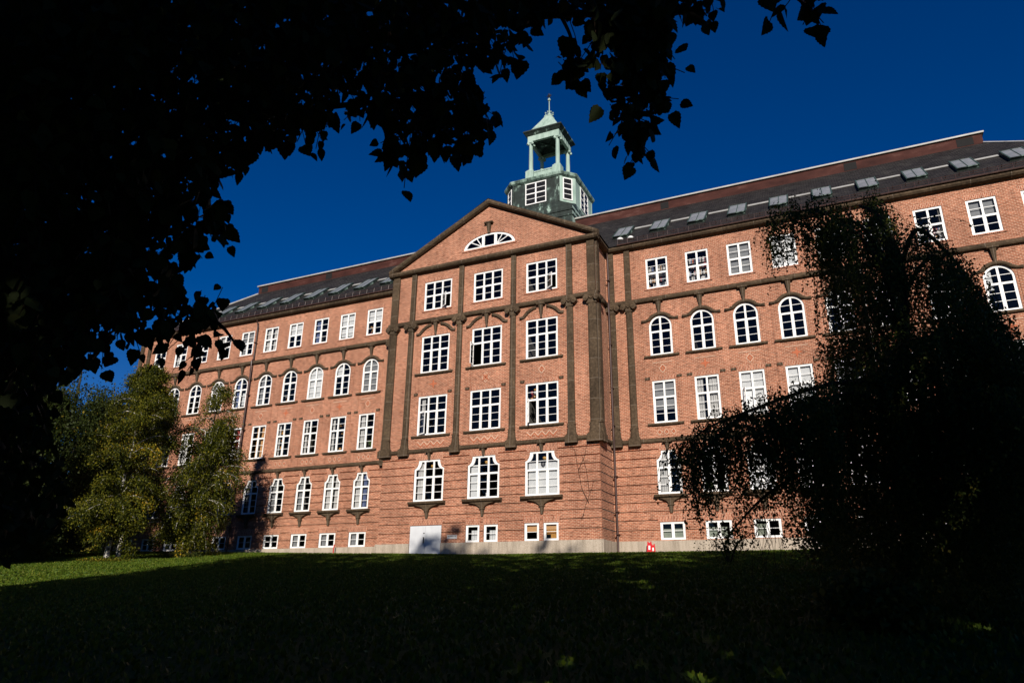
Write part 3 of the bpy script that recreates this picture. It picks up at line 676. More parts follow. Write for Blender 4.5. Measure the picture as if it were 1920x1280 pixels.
# --- windows with what shows behind the glass
F_ = lambda *a: [a]
FILL = {}
R_ = random.Random(3)
WH, DR, GB = 'blind', 'drape', 'greyblind'
for sd in (-1, 1):
    for k in range(1, 11):
        for r in range(5): FILL[sd, k, r] = None
def dr(x0=.09, x1=.3, m=DR): return (x0, x1, .05, .96, m, 'wavy')
FILL.update({
 (1, 1, 4): [(.08, .92, .05, .8, 'room', 'books')], (1, 2, 4): [(.08, .92, .05, .85, 'room', 'books')], (1, 3, 4): [(.08, .92, .05, .95, GB, 'flat')], (1, 4, 4): [(.08, .92, .05, .95, WH, 'flat')],
 (1, 7, 4): [(.3, .92, .05, .5, 'room', 'books')], (1, 8, 4): [(.08, .92, .5, .95, GB, 'flat')],
 (1, 8, 3): [(.08, .3, .5, .9, WH, 'flat')],
 (1, 1, 2): [(.08, .92, .32, .97, 'greyblind', 'flat')], (1, 2, 2): [dr(.08, .32), dr(.56, .9)], (1, 3, 2): [(.08, .92, .05, .97, WH, 'flat')], (1, 4, 2): [(.08, .92, .3, .97, WH, 'flat')],
 (1, 5, 2): [dr()], (1, 6, 2): [(.08, .92, .4, .97, GB, 'flat')], (1, 8, 2): [(.08, .92, .05, .97, WH, 'flat')],
 (1, 1, 1): [dr(.1, .38)], (1, 2, 1): [(.1, .45, .06, .28, 'darkleafpot', 'plant')], (1, 3, 1): [(.08, .92, .05, .8, WH, 'flat')], (1, 4, 1): [dr(.1, .4)],
 (1, 1, 0): [(.1, .9, .1, .62, 'sage', 'flat')], (1, 2, 0): [(.1, .4, .1, .65, 'sage', 'flat'), (.5, .78, .1, .65, 'sage', 'flat')], (1, 3, 0): [(.1, .5, .1, .75, 'sage', 'flat')],
 (-1, 1, 4): [(.08, .92, .5, .95, WH, 'flat'), (.1, .45, .05, .4, WH, 'things')], (-1, 2, 4): [(.08, .92, .12, .95, WH, 'flat')], (-1, 3, 4): [dr(.1, .4, 'bluecurtain')], (-1, 4, 4): [(.08, .92, .55, .95, WH, 'flat')],
 (-1, 5, 4): [dr(.1, .4), dr(.6, .9)], (-1, 6, 4): [(.08, .92, .5, .95, GB, 'flat'), (.1, .5, .1, .45, GB, 'flat')], (-1, 7, 4): [dr(.1, .35)], (-1, 9, 4): [dr(.1, .4)],
 (-1, 1, 3): [(.06, .94, .05, .9, GB, 'slats')], (-1, 3, 3): [(.06, .94, .05, .9, WH, 'flat')], (-1, 5, 3): [dr(.1, .35, GB), dr(.75, .9, GB)], (-1, 6, 3): [dr(.1, .45, 'bluecurtain'), (.6, .9, .1, .5, WH, 'flat')], (-1, 7, 3): [(.06, .94, .3, .9, WH, 'flat')], (-1, 2, 3): [(.08, .5, .55, .9, WH, 'flat')], (-1, 4, 3): [(.1, .4, .05, .2, WH, 'things')],
 (-1, 1, 2): [dr(.1, .33), (.62, .9, .06, .3, 'darkleafpot', 'plant')], (-1, 2, 2): [(.3, .92, .08, .95, 'ochre', 'things'), (.1, .25, .05, .96, DR, 'wavy')], (-1, 3, 2): [(.1, .5, .08, .6, 'redcurtain', 'things'), dr(.1, .25)], (-1, 4, 2): [(.1, .4, .05, .9, 'redcurtain', 'things'), dr(.08, .2)], (-1, 5, 2): [dr(.28, .46, 'ochre'), dr(.62, .9, 'tan')], (-1, 6, 2): [dr(.55, .92, 'redcurtain')], (-1, 8, 2): [dr()],
 (-1, 1, 1): [dr(.1, .42), dr(.55, .75, 'bluecurtain')], (-1, 2, 1): [dr(.1, .45), dr(.6, .9)], (-1, 3, 1): [dr(.1, .36, GB)], (-1, 4, 1): [dr(.1, .38, GB)], (-1, 5, 1): [dr(.1, .4, GB)], (-1, 6, 1): [(.08, .92, .4, .9, GB, 'flat')],
 (-1, 1, 0): [(.1, .42, .1, .85, GB, 'flat')], (-1, 2, 0): [(.1, .36, .1, .8, GB, 'flat')], (-1, 3, 0): [(.1, .4, .1, .85, GB, 'flat')],
})
MT['darkleafpot'] = flat_mat('pot_plant', (.05, .09, .02))
OPENED = {(1, 3, 2): (0, (math.radians(70), 'L'))}
for sd in (-1, 1):
    for k in range(1, 11):
        x = sd * (XR0 + P * k)
        window('attic_window', x, 0, ZR[4], FILL[sd, k, 4], sill=(.86, 'brick'))
        window('arched_window', x, 0, ZR[3], FILL[sd, k, 3], sill=(1.1, 'slab'), key=(KEYS, 2.82), hood=(HOOD, 1.93))
        op = OPENED.get((sd, k, 2))
        window('tall_window', x, 0, ZR[2], FILL[sd, k, 2], op[0] if op else None, op[1] if op else None, sill=(1.09, 'slab'))
        window('shouldered_window', x, 0, ZR[1], FILL[sd, k, 1], sill=(.93, 'bracket'), key=(KEYG, 2.6))
        window('basement_window', x, 0, ZR[0], FILL[sd, k, 0])
CF_ = {(-1, 4): None, (0, 4): None, (1, 4): None, (-1, 3): None, (0, 3): None, (1, 3): None, (-1, 2): [dr(.08, .2)], (0, 2): None, (1, 2): [(.08, .3, .6, .95, 'redcurtain', 'things')],
       (-1, 1): [dr(.08, .31)], (0, 1): [(.07, .33, .05, .8, WH, 'flat'), (.55, .65, .05, .14, WH, 'flat')], (1, 1): [(.07, .93, .05, .76, WH, 'flat')]}
for k in (-1, 0, 1):
    x = Q * k
    window('wide_attic_window', x, -D, 19.105, CF_[k, 4], 2 if k else None, (math.radians(38), 'L') if k else None, sill=(1.22, 'brick'))
    window('wide_tall_window', x, -D, 14.489, CF_[k, 3], 0 if k == 0 else None, (math.radians(80), 'L') if k == 0 else None, sill=(1.47, 'slab'), key=(KEYT, 2.72), hood=(BHOOD, 2.87))
    window('wide_tall_window', x, -D, 10.166, CF_[k, 2], {-1: 0, 0: None, 1: 0}[k], {-1: (math.radians(25), 'L'), 0: None, 1: (math.radians(60), 'L')}[k], sill=(1.47, 'slab'))
    window('wide_shouldered_window', x, -D, 5.867, CF_[k, 1], sill=(1.33, 'bracket'), key=(KEYG, 2.67))
for x, fl in ((-.646, [(.32, .9, .1, .7, WH, 'wavy')]), (.597, [(.32, .9, .1, .68, WH, 'wavy')]), (3.29, [(.1, .9, .5, .95, 'tan', 'flat')]), (4.52, [(.1, .9, .62, .95, 'tan', 'flat'), (.14, .9, .36, .62, 'ochre', 'wavy'), (.4, .9, .14, .36, 'ochre', 'wavy')])):
    window('single_basement_window', x, -D, 3.27, fl)
# lunette
lu = MB(); y0, y1 = -D + .03, -D + .11
def lz(x, wd=LW - .3, h=LH - .15): return .11 + (h - .0) * math.sqrt(max(0, 1 - (x / (wd / 2)) ** 2))
for i in range(24):
    a, b = lun(T[i]), lun(T[i + 1]); c, d = lun(T[i], LW - .42, LH - .13), lun(T[i + 1], LW - .42, LH - .13)
    f = lambda p, y: (p[0], y, p[1])
    c = (c[0], max(c[1], LZ + .11)); d = (d[0], max(d[1], LZ + .11))
    lu.face([f(a, y0), f(b, y0), f(d, y0), f(c, y0)]); lu.face([f(c, y0), f(d, y0), f(d, y1), f(c, y1)])
lu.box(-LW / 2 + .03, LW / 2 - .03, y0 - .002, y1, LZ, LZ + .11)
for x in (-.48, .48): lu.box(x - .1, x + .1, y0 + .002, y1, LZ + .11, LZ + lz(abs(x) + .1) + .02)
for s in (-1, 1):
    for t in (28, 58):
        e = (s * (.58 + 1.6 * math.cos(math.radians(t))), LZ + .11 + 1.6 * math.sin(math.radians(t)))
        L = 0
        for q in np.linspace(0, 1, 60):
            xx = s * .58 + (e[0] - s * .58) * q; zz = LZ + .11 + (e[1] - LZ - .11) * q
            if zz > LZ + lz(xx, LW - .3) + .02: break
            L = q
        lu.bar((s * .58, LZ + .11), (s * .58 + (e[0] - s * .58) * L, LZ + .11 + (e[1] - LZ - .11) * L), .06, y0 + .01, y1 - .02)
lun_o = part('lunette_window', lu, ['white'])
gp = MB(); gp.face([(lun(t, LW - .2, LH - .06)[0], -D + .075, max(LZ + .05, lun(t, LW - .2, LH - .06)[1])) for t in T[::-1]])
link('pane', gp.mesh('pane', ['glass']), lun_o)
link('keystone', keystone_mesh('keystone', .82, .30, .20, .32), lun_o, (0, -D, LZ + LH))
# --- rooms behind the windows
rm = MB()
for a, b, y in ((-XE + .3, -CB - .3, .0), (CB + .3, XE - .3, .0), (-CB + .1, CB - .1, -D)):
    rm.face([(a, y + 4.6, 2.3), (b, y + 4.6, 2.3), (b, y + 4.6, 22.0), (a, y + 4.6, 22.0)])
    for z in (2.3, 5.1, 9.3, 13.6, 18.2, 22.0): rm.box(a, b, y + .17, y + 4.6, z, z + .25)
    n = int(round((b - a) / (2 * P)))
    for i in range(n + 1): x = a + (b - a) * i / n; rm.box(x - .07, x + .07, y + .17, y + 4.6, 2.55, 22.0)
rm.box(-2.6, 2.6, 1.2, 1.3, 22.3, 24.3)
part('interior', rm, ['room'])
# --- door
dm = MB(); dx0, dx1 = DOOR['x0'] + .02, DOOR['x1'] - .02; dc = (dx0 + dx1) / 2
for a, b in ((dx0, dc - .008), (dc + .008, dx1)):
    leaf = MB(); leaf.box(a, b, -D - .02, -D + .05, 2.3, 4.34); leaf.box(a + .02, b - .02, -D - .026, -D - .02, 2.3, 4.3)
    lo = part('door_leaf', leaf, ['doorpaint'])
    if a == dx0:
        hm = MB(); hm.tube([(dc - .09, -D - .09, 3.3), (dc - .09, -D - .09, 3.62)], .022, 8); hm.box(dc - .12, dc - .06, -D - .10, -D - .026, 3.28, 3.33); hm.box(dc - .12, dc - .06, -D - .10, -D - .026, 3.6, 3.65); km = MB(); km.box(dc - .13, dc - .05, -D - .05, -D - .026, 3.86, 3.92); link('lock', km.mesh('lock', ['black']), lo); hm.box(dc - .11, dc - .07, -D - .035, -D - .026, 3.33, 3.6)
        link('handle', hm.mesh('handle', ['black']), lo)
# --- roof
EZ, EY, RY0, RY1, RZ = 22.38, -.42, 6.4, 11.4, 28.35
RL, RR = -30.3, 31.5; ex = XE + .42
rf = MB()
A = [(-ex, EY, EZ), (ex, EY, EZ), (ex, YB - EY, EZ), (-ex, YB - EY, EZ)]; T4 = [(RL, RY0, RZ), (RR, RY0, RZ), (RR, RY1, RZ), (RL, RY1, RZ)]
for i in range(4): rf.face((A[i], A[(i + 1) % 4], T4[(i + 1) % 4], T4[i]))
rf.face(T4)
ap = 26.35 + .48
for s in (-1, 1):
    rf.face([(0, -D - .36, ap), (s * 8.02, -D - .36, 22.46), (s * 8.02, -.3, 22.46), (0, 4.7, ap)][::s])
roof = part('roof', rf, ['slate'])
rs = (RZ - EZ) / (RY0 - EY)
def roofz(y): return EZ + rs * (y - EY)
mon = MB(); mon.box(RL, RR, RY0, RY1, RZ - .3, RZ + .74); part('ridge_box', mon, ['browncopper'])
cap_ = MB(); cap_.box(RL - .12, RR + .12, RY0 - .14, RY1 + .14, RZ + .742, RZ + .86); part('ridge_cap', cap_, ['zinc'])
for x, wd in ((10.55, .62), (23.6, .8), (30.5, .95), (-29.5, .8), (-21.6, .7)):
    vm = MB(); vm.box(x - wd / 2, x + wd / 2, RY0 - .012, RY0 + .05, RZ + .06, RZ + .64); part('vent', vm, ['dark'])
hipm = MB()
for s, e in ((-1, RL), (1, RR)): hipm.tube([(s * ex, EY, EZ + .03), (e, RY0, RZ + .04)], .075, 6)
part('hip_flashing', hipm, ['zinc'])
nrm = Vector((0, -rs, 1)).normalized(); slv = Vector((0, 1, rs)).normalized()
def sl(x, y, up=0): return Vector((x, y, roofz(y))) + nrm * up
SKY = None
for sd in (-1, 1):
    strip = MB()
    for k in range(10):
        x = sd * (XR0 + P * k)
        if SKY is None:
            L = 2.35; hw = .56
            def lb_(px, t, u): return tuple(Vector((px, 0, 0)) + slv * t + nrm * u)
            bx = lambda mb, x0, x1, t0, t1, u0, u1, mi: mb.hexa([lb_(x0, t0, u0), lb_(x1, t0, u0), lb_(x1, t1, u0), lb_(x0, t1, u0)], [lb_(x0, t0, u1), lb_(x1, t0, u1), lb_(x1, t1, u1), lb_(x0, t1, u1)], mi)
            cm = MB(); bx(cm, -hw, hw, 0, L, -.1, .19, 0)
            for x0, x1 in ((-hw - .02, -hw + .05), (hw - .05, hw + .02), (-.02, .02)): bx(cm, x0, x1, -.03, L + .03, .192, .235, 1)
            for t0, t1 in ((-.05, .05), (L - .06, L + .05)): bx(cm, -hw + .05, hw - .05, t0, t1, .192, .225, 0)
            pm = MB()
            for x0, x1 in ((-hw + .05, -.02), (.02, hw - .05)): bx(pm, x0, x1, .05, L - .06, .193, .21, 0)
            SKY = (cm.mesh('skylight', ['darkgreen', 'skyframe']), pm.mesh('pane', ['roofglass']))
        y = 1.12; o = link('skylight', SKY[0], B, (x, y, roofz(y) - 2.4)); link('pane', SKY[1], o)
        if k < 9:
            xa, xb = sorted((x + sd * .62, x + sd * (P - .62)))
            strip = MB(); bx(strip, xa, xb, 0, .36, .03, .06, 0); yb = 1.12 + slv.y * 1.95
            link('roof_strip', strip.mesh('roof_strip', ['zinc']), B, (0, yb, roofz(yb) - 2.4))
    sg = MB(); a, b = (8.6, 37) if sd > 0 else (-37, -8.6)
    for t, u in ((.28, .12), (.42, .2)): sg.tube([sl(a, EY + t, u), sl(b, EY + t, u)], .018, 5)
    for x in np.arange(a, b, .68):
        sg.tube([sl(x, EY + .12, 0), sl(x, EY + .35, .27)], .016, 5); sg.tube([sl(x + .3, EY + .75, 0), sl(x + .3, EY + .7, .2)], .02, 5)
    part('snow_guard', sg, ['pipe'])
    gt = MB(); gt.tube([(a if sd > 0 else -37.5, EY - .03, EZ + .02), (37.5 if sd > 0 else b, EY - .03, EZ + .02)], .06, 8); part('gutter', gt, ['pipe'])
cv = MB()
for x, y in ((8.55, .62), (9.32, .5), (-9.2, .55)): cv.lathe(sl(x, y, .02), [(.2, 0), (.22, .1), (.12, .18), (0.01, .2)], 14)
part('vent_cap', cv, ['white'], True)
# --- downpipes
for x, yy in ((7.86, -.24), (22.77, -.14), (-22.95, -.14), (-7.86, -.24)):
    dp = MB(); dp.tube([(x, -.36, 22.0), (x, yy - .02, 21.5), (x, yy, 20), (x, yy, 18.6), (x, yy - .16, 18.35), (x, yy - .16, 17.7), (x, yy - .12, 17.2), (x, yy - .12, 9.5), (x, yy - .06, 8.8), (x, yy - .02, 3.6), (x, yy - .04, 2.75), (x + .12, yy - .12, 2.55)], .065, 10)
    for z in (20, 15.5, 12.6, 10.2, 7.1, 5.0, 3.7): dp.box(x - .09, x + .09, yy - .2, yy + .22, z - .03, z + .03)
    part('downpipe', dp, ['pipe'], False)
# --- copper tower on the ridge
TX, TY = .05, 8.9
def ring(h, c, z, x=TX, y=TY):           # octagon: half width h, corner cut c
    return [(x - h + c, y - h, z), (x + h - c, y - h, z), (x + h, y - h + c, z), (x + h, y + h - c, z), (x + h - c, y + h, z), (x - h + c, y + h, z), (x - h, y + h - c, z), (x - h, y - h + c, z)]
tb = MB()
loops = []
for h, c, z in ((3.2, .04, 24.5), (3.2, .04, 29.2), (3.28, .04, 29.25), (3.28, .04, 29.38), (3.2, .04, 29.45), (3.2, .04, 29.7), (3.27, .04, 29.75), (3.27, .04, 29.86), (3.2, .04, 29.95), (3.2, .06, 30.2), (3.22, .1, 30.3), (3.12, 1.0, 30.8)): loops.append(ring(h, c, z))
tb.ngon_loft(loops)
for s, (ox, oy) in ((1, (1, 0)),):       # raised chevron panels on the right-hand flank
    xx = TX + 3.2
    for r, wd in ((1.1, .1), (.65, .08)):
        pts = [(TY - r, 28.3), (TY, 28.3 + r), (TY + r, 28.3), (TY, 28.3 - r)]
        for p, q in zip(pts, pts[1:] + pts[:1]):
            d = Vector((0, q[0] - p[0], q[1] - p[1])).normalized(); n2 = Vector((0, -d.z, d.y)) * wd / 2; a = Vector((xx, p[0], p[1])); b = Vector((xx, q[0], q[1])); o3 = Vector((.05, 0, 0))
            tb.hexa([a - n2, b - n2, b + n2, a + n2], [a - n2 + o3, b - n2 + o3, b + n2 + o3, a + n2 + o3])
    pts = [(TX - 1.6, 28.9), (TX, 29.15), (TX + 1.6, 28.9), (TX, 27.6)]
    for p, q in zip(pts, pts[1:] + pts[:1]): tb.bar(p, q, .07, TY - 3.25, TY - 3.2)
part('tower_base', tb, ['darkgreen'])
# the right-hand flank is clean pale copper, the front is dark with wear
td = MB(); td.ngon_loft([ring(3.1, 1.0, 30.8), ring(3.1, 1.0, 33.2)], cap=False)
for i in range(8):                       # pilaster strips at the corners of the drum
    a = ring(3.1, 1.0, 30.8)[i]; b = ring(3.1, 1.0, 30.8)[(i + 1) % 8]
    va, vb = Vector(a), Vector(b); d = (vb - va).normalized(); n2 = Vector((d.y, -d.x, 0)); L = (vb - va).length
    pale_side = i in (1, 2, 3)
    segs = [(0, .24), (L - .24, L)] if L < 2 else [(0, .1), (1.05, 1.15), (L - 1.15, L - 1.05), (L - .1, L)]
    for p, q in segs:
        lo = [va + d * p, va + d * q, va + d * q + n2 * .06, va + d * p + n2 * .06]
        td.hexa(lo, [v + Vector((0, 0, 2.4)) for v in lo], 1 if pale_side else 0)
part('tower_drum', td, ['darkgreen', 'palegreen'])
for i, face in enumerate(range(8)):      # clean copper sheets on the right-hand faces
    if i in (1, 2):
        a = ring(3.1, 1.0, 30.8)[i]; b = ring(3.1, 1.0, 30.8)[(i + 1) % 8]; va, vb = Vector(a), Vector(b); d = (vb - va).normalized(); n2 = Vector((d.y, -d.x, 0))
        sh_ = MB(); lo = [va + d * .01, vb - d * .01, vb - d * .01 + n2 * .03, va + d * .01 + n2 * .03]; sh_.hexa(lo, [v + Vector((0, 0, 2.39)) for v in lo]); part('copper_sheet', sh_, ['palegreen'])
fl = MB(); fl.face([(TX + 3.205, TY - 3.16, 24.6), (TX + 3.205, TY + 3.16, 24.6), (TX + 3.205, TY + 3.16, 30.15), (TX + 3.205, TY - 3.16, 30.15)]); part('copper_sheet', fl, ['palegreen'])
def tower_window(face, w_, cols):
    a = Vector(ring(3.1, 1.0, 31.02)[face]); b = Vector(ring(3.1, 1.0, 31.02)[(face + 1) % 8]); d = (b - a).normalized(); n2 = Vector((d.y, -d.x, 0)); c = (a + b) / 2
    H = 2.06; mb = MB(); off = .035
    def q(x0, x1, z0, z1, o0, o1, mi=0): 
        lo = [c + d * x0 + n2 * o0, c + d * x1 + n2 * o0, c + d * x1 + n2 * o1, c + d * x0 + n2 * o1]
        mb.hexa([v + Vector((0, 0, z0)) for v in lo], [v + Vector((0, 0, z1)) for v in lo], mi)
    f = .085
    q(-w_ / 2, -w_ / 2 + f, 0, H, off, off + .06); q(w_ / 2 - f, w_ / 2, 0, H, off, off + .06); q(-w_ / 2 + f, w_ / 2 - f, 0, f, off, off + .06); q(-w_ / 2 + f, w_ / 2 - f, H - f, H, off, off + .06)
    if cols == 2: q(-.06, .06, f, H - f, off, off + .058)
    q(-w_ / 2 + f, w_ / 2 - f, H * .5 - .05, H * .5 + .05, off, off + .055)
    for z in (H * .26, H * .74): q(-w_ / 2 + f, w_ / 2 - f, z - .022, z + .022, off, off + .05)
    o = part('tower_window', mb, ['white'])
    pm = MB(); lo = [c + d * (-w_ / 2 + .05) + n2 * (off + .02), c + d * (w_ / 2 - .05) + n2 * (off + .02)]
    pm.face([lo[0] + Vector((0, 0, .05)), lo[1] + Vector((0, 0, .05)), lo[1] + Vector((0, 0, H - .05)), lo[0] + Vector((0, 0, H - .05))])
    bk = [c + d * (-w_ / 2 + .05) + n2 * (off + .002), c + d * (w_ / 2 - .05) + n2 * (off + .002)]
    pm.face([bk[0] + Vector((0, 0, .05)), bk[1] + Vector((0, 0, .05)), bk[1] + Vector((0, 0, H - .05)), bk[0] + Vector((0, 0, H - .05))], 1)
    link('pane', pm.mesh('pane', ['glass', 'dark']), o)
for f in (0, 2, 6): tower_window(f, 1.9, 2)
for f in (1, 7): tower_window(f, .86, 1)
tc_ = MB(); tc_.ngon_loft([ring(3.14, 1.0, 33.2), ring(3.3, 1.05, 33.3), ring(3.36, 1.07, 33.45), ring(3.36, 1.07, 33.55), ring(3.22, 1.0, 33.64), ring(2.3, .7, 34.15)]); part('tower_cornice', tc_, ['green'])
pv = MB()
for sx in (-1, 1):
    for sy in (-1, 1):
        cx, cy = TX + sx * 1.27, TY + sy * 1.27
        pv.box(cx - .37, cx + .37, cy - .37, cy + .37, 33.9, 35.45)
        pv.hexa([(cx - .37, cy - .37, 35.45), (cx + .37, cy - .37, 35.45), (cx + .37, cy + .37, 35.45), (cx - .37, cy + .37, 35.45)], [(cx - .2, cy - .2, 35.66), (cx + .2, cy - .2, 35.66), (cx + .2, cy + .2, 35.66), (cx - .2, cy + .2, 35.66)])
for sx, sy, ax in ((0, -1, 'x'), (0, 1, 'x'), (-1, 0, 'y'), (1, 0, 'y')):
    if ax == 'x':
        y = TY + sy * 1.35; pv.box(TX - .9, TX + .9, y - .06, y + .06, 33.9, 35.28); pv.box(TX - .9, TX + .9, y - .11, y + .11, 35.28, 35.4)
        for x in (-.55, -.18, .18, .55): pv.box(TX + x - .04, TX + x + .04, y - .1, y + .1, 33.95, 35.28)
    else:
        x = TX + sx * 1.35; pv.box(x - .06, x + .06, TY - .9, TY + .9, 33.9, 35.28); pv.box(x - .11, x + .11, TY - .9, TY + .9, 35.28, 35.4)
part('belfry_parapet', pv, ['palegreen'])
for sx in (-1, 1):
    for sy in (-1, 1):
        cx, cy = TX + sx * 1.27, TY + sy * 1.27; cm = MB()
        cm.lathe((cx, cy, 35.62), [(.24, 0), (.24, .06), (.19, .12), (.185, 1.2), (.16, 2.72), (.2, 2.75), (.2, 2.8)], 16)
        cm.box(cx - .25, cx + .25, cy - .25, cy + .25, 38.44, 38.56)
        for t in (45, 135, 225, 315):
            dx, dy = math.cos(math.radians(t)), math.sin(math.radians(t)); px_, py_ = cx + dx * .27, cy + dy * .27
            cm.tube([(px_ - dy * .08, py_ + dx * .08, 38.37), (px_ + dy * .08, py_ - dx * .08, 38.37)], .12, 12)
        part('belfry_column', cm, ['palegreen'], False)
fa = MB(); h = 1.5
for x0, x1, y0_, y1_ in ((-h, h, -h, -h + .25), (-h, h, h - .25, h), (-h, -h + .25, -h + .25, h - .25), (h - .25, h, -h + .25, h - .25)): fa.box(TX + x0, TX + x1, TY + y0_, TY + y1_, 38.56, 39.12)
for x in (-.95, -.45, .05, .55, 1.05): fa.box(TX + x - .015, TX + x + .015, TY - h - .02, TY - h, 38.57, 39.12)
for y in (-.95, -.45, .05, .55, 1.05): fa.box(TX + h, TX + h + .02, TY + y - .015, TY + y + .015, 38.57, 39.12)
part('belfry_fascia', fa, ['palegreen'])
cl = MB(); cl.box(TX - h + .25, TX + h - .25, TY - h + .25, TY + h - .25, 38.85, 38.95)
for a in (PI / 4, -PI / 4): 
    d = Vector((math.cos(a), math.sin(a), 0)) * 1.7; n2 = Vector((-math.sin(a), math.cos(a), 0)) * .07; c = Vector((TX, TY, 38.77)); lo = [c - d - n2, c + d - n2, c + d + n2, c - d + n2]; cl.hexa(lo, [v + Vector((0, 0, .08)) for v in lo])
part('belfry_ceiling', cl, ['darkgreen'])
sq = lambda h, z: [(TX - h, TY - h, z), (TX + h, TY - h, z), (TX + h, TY + h, z), (TX - h, TY + h, z)]
bc = MB(); bc.ngon_loft([sq(1.52, 39.12), sq(1.58, 39.17), sq(1.72, 39.34), sq(1.83, 39.42), sq(1.83, 39.53), sq(1.6, 39.58)]); part('belfry_cornice', bc, ['darkgreen'])
pr_ = MB(); pr_.ngon_loft([sq(1.55, 39.58), sq(1.2, 40.08), sq(.5, 41.4), sq(.34, 41.75)]); part('spire_roof', pr_, ['palegreen'])
fi = MB(); fi.ngon_loft([sq(.36, 41.75), sq(.36, 41.85), sq(.2, 41.9), sq(.12, 42.1), sq(.1, 42.2)])
for t in range(8):
    a = t * PI / 4; p = lambda r, z: (TX + r * math.cos(a), TY + r * math.sin(a), z)
    fi.tube([p(.14, 41.9), p(.34, 41.95), p(.36, 42.12)], .035, 6); fi.lathe(p(.36, 42.1), [(.03, 0), (.085, .06), (.085, .1), (.02, .16)], 8)
fi.lathe((TX, TY, 42.1), [(.055, 0), (.042, 1.45), (.042, 1.5), (.13, 1.56), (.15, 1.64), (.11, 1.74), (.03, 1.79), (.02, 1.9)], 10)
part('finial', fi, ['palegreen'])
stm = MB()
for k in range(12):                      # star of many rays
    t = k * PI / 6; r = .34 if k % 3 == 0 else .26; d = Vector((math.cos(t), 0.0, math.sin(t))); c = Vector((TX, TY, 44.2))
    stm.tube([c, c + d * r], [.045, .004], 5)
for k in range(6):
    t = k * PI / 3; d = Vector((0, math.cos(t), math.sin(t))); stm.tube([Vector((TX, TY, 44.2)), Vector((TX, TY, 44.2)) + d * .28], [.045, .004], 5)
part('star', stm, ['black'])
# ------------------------------------------------------------------ small things about the building
sg = root('wall_sign', (-2.06, -D - .001, 3.62), 'small pale grey plate with a dark line of lettering beside the white double door', 'sign')
mb = MB(); mb.box(-.347, .347, -.02, 0, -.118, .118); link('plate', mb.mesh('plate', ['lightgrey']), sg)
mb = MB()
for x, wd in ((-.26, .05), (-.185, .045), (-.11, .05), (-.02, .10), (.085, .06), (.195, .06), (.265, .06)): mb.box(x - wd / 2, x + wd / 2, -.024, -.02, .03, .075)
link('lettering', mb.mesh('lettering', ['black']), sg)
for x, lab in ((-Q, 'round amber pendant lamp behind the ground floor window above the white door'), (0, 'round amber pendant lamp in the middle of the three shouldered windows of the pediment block'), (Q, 'round amber pendant lamp above the white blind with the dark crest')):
    o = root('pendant_lamp', (x, -D + .5, 5.867 + 2.32), lab, 'lamp', 'amber lamps behind the ground floor windows')
    mb = MB(); mb.lathe((0, 0, 0), [(.02, -.15), (.09, -.12), (.14, -.05), (.15, 0), (.14, .05), (.09, .12), (.02, .15)], 16); link('globe', mb.mesh('globe', ['orangelamp'], True), o)
    mb = MB(); mb.tube([(0, 0, .14), (0, 0, .95)], .012, 6); link('cord', mb.mesh('cord', ['black']), o)
cr = MB(); cr.prism_xz([(-.15, .17), (.15, .17), (.15, -.02), (.09, -.13), (0, -.19), (-.09, -.13), (-.15, -.02)], -.012, 0); cr.bar((-.1, .04), (.1, .04), .018, -.016, -.012, 1); cr.bar((0, .12), (0, -.12), .018, -.0155, -.012, 1)
tag(link('crest', cr.mesh('crest', ['black', 'lightgrey']), None, (Q, -D + .198, 5.867 + 1.87)), 'small dark shield crest on the white blind of the ground floor window', 'crest')
# red folding barrier
def panel(hw, h):
    mb = MB(); mb.hexa([(-hw, -.03, 0), (hw, -.03, 0), (hw * .72, -.02, h), (-hw * .72, -.02, h)], [(-hw, .03, 0), (hw, .03, 0), (hw * .72, .02, h), (-hw * .72, .02, h)])
    mb.box(-hw * .72, -hw * .3, -.02, .02, h, h + .07); mb.box(hw * .3, hw * .72, -.02, .02, h, h + .07); mb.box(-hw * 1.12, hw * 1.12, -.05, .05, 0, .05)
    return mb.mesh('panel', ['red'])
def reflector(hw, h):
    mb = MB(); mb.box(-hw * .32, hw * .32, -.042, -.032, h * .4, h * .75); return mb.mesh('reflector', ['white'])
fb = root('folding_barrier', (9.85, -.5, float(gz(9.85, -.5))), 'small red plastic folding barrier with white panels standing at the stone plinth', 'barrier')
for (x, y, hw, h, rz) in ((-.05, -.12, .15, .52, 0), (.11, .12, .13, .42, .15)):
    p_ = link('panel', panel(hw * 1.1, h * 1.25), fb, (x, y, .02), (-.12 if y < 0 else .12, 0, rz)); link('reflector', reflector(hw * 1.1, h * 1.25), p_)
rp_ = MB(); rp_.tube([(0, 0, -.1), (.01, 0, .3), (.035, .0, .72)], .035, 8); rp_.box(-.05, .05, -.05, .05, -.1, .03)
tag(link('marker_post', rp_.mesh('marker_post', ['red']), None, (-12.6, -.5, float(gz(-12.6, -.5)) + .0)), 'thin leaning red marker post in front of the granite plinth', 'post')
vn = MB()
for pts in (((6.55, 4.6), (6.7, 5.2), (7.05, 6.0), (7.25, 6.6)), ((6.9, 5.3), (6.5, 6.1), (6.3, 7.2), (6.1, 8.4), (5.6, 9.0)), ((6.45, 4.4), (6.55, 4.7)), ((6.95, 5.9), (6.8, 7.2), (6.5, 8.2)), ((6.3, 7.2), (6.7, 8.0), (6.9, 8.8))):
    vn.tube([(x, -D - .07, z) for x, z in pts], np.linspace(.013, .006, len(pts)), 5)
tag(link('dead_vine', vn.mesh('dead_vine', ['twig'])), 'bare dark climbing stems on the brick corner right of the three windows', 'vine')
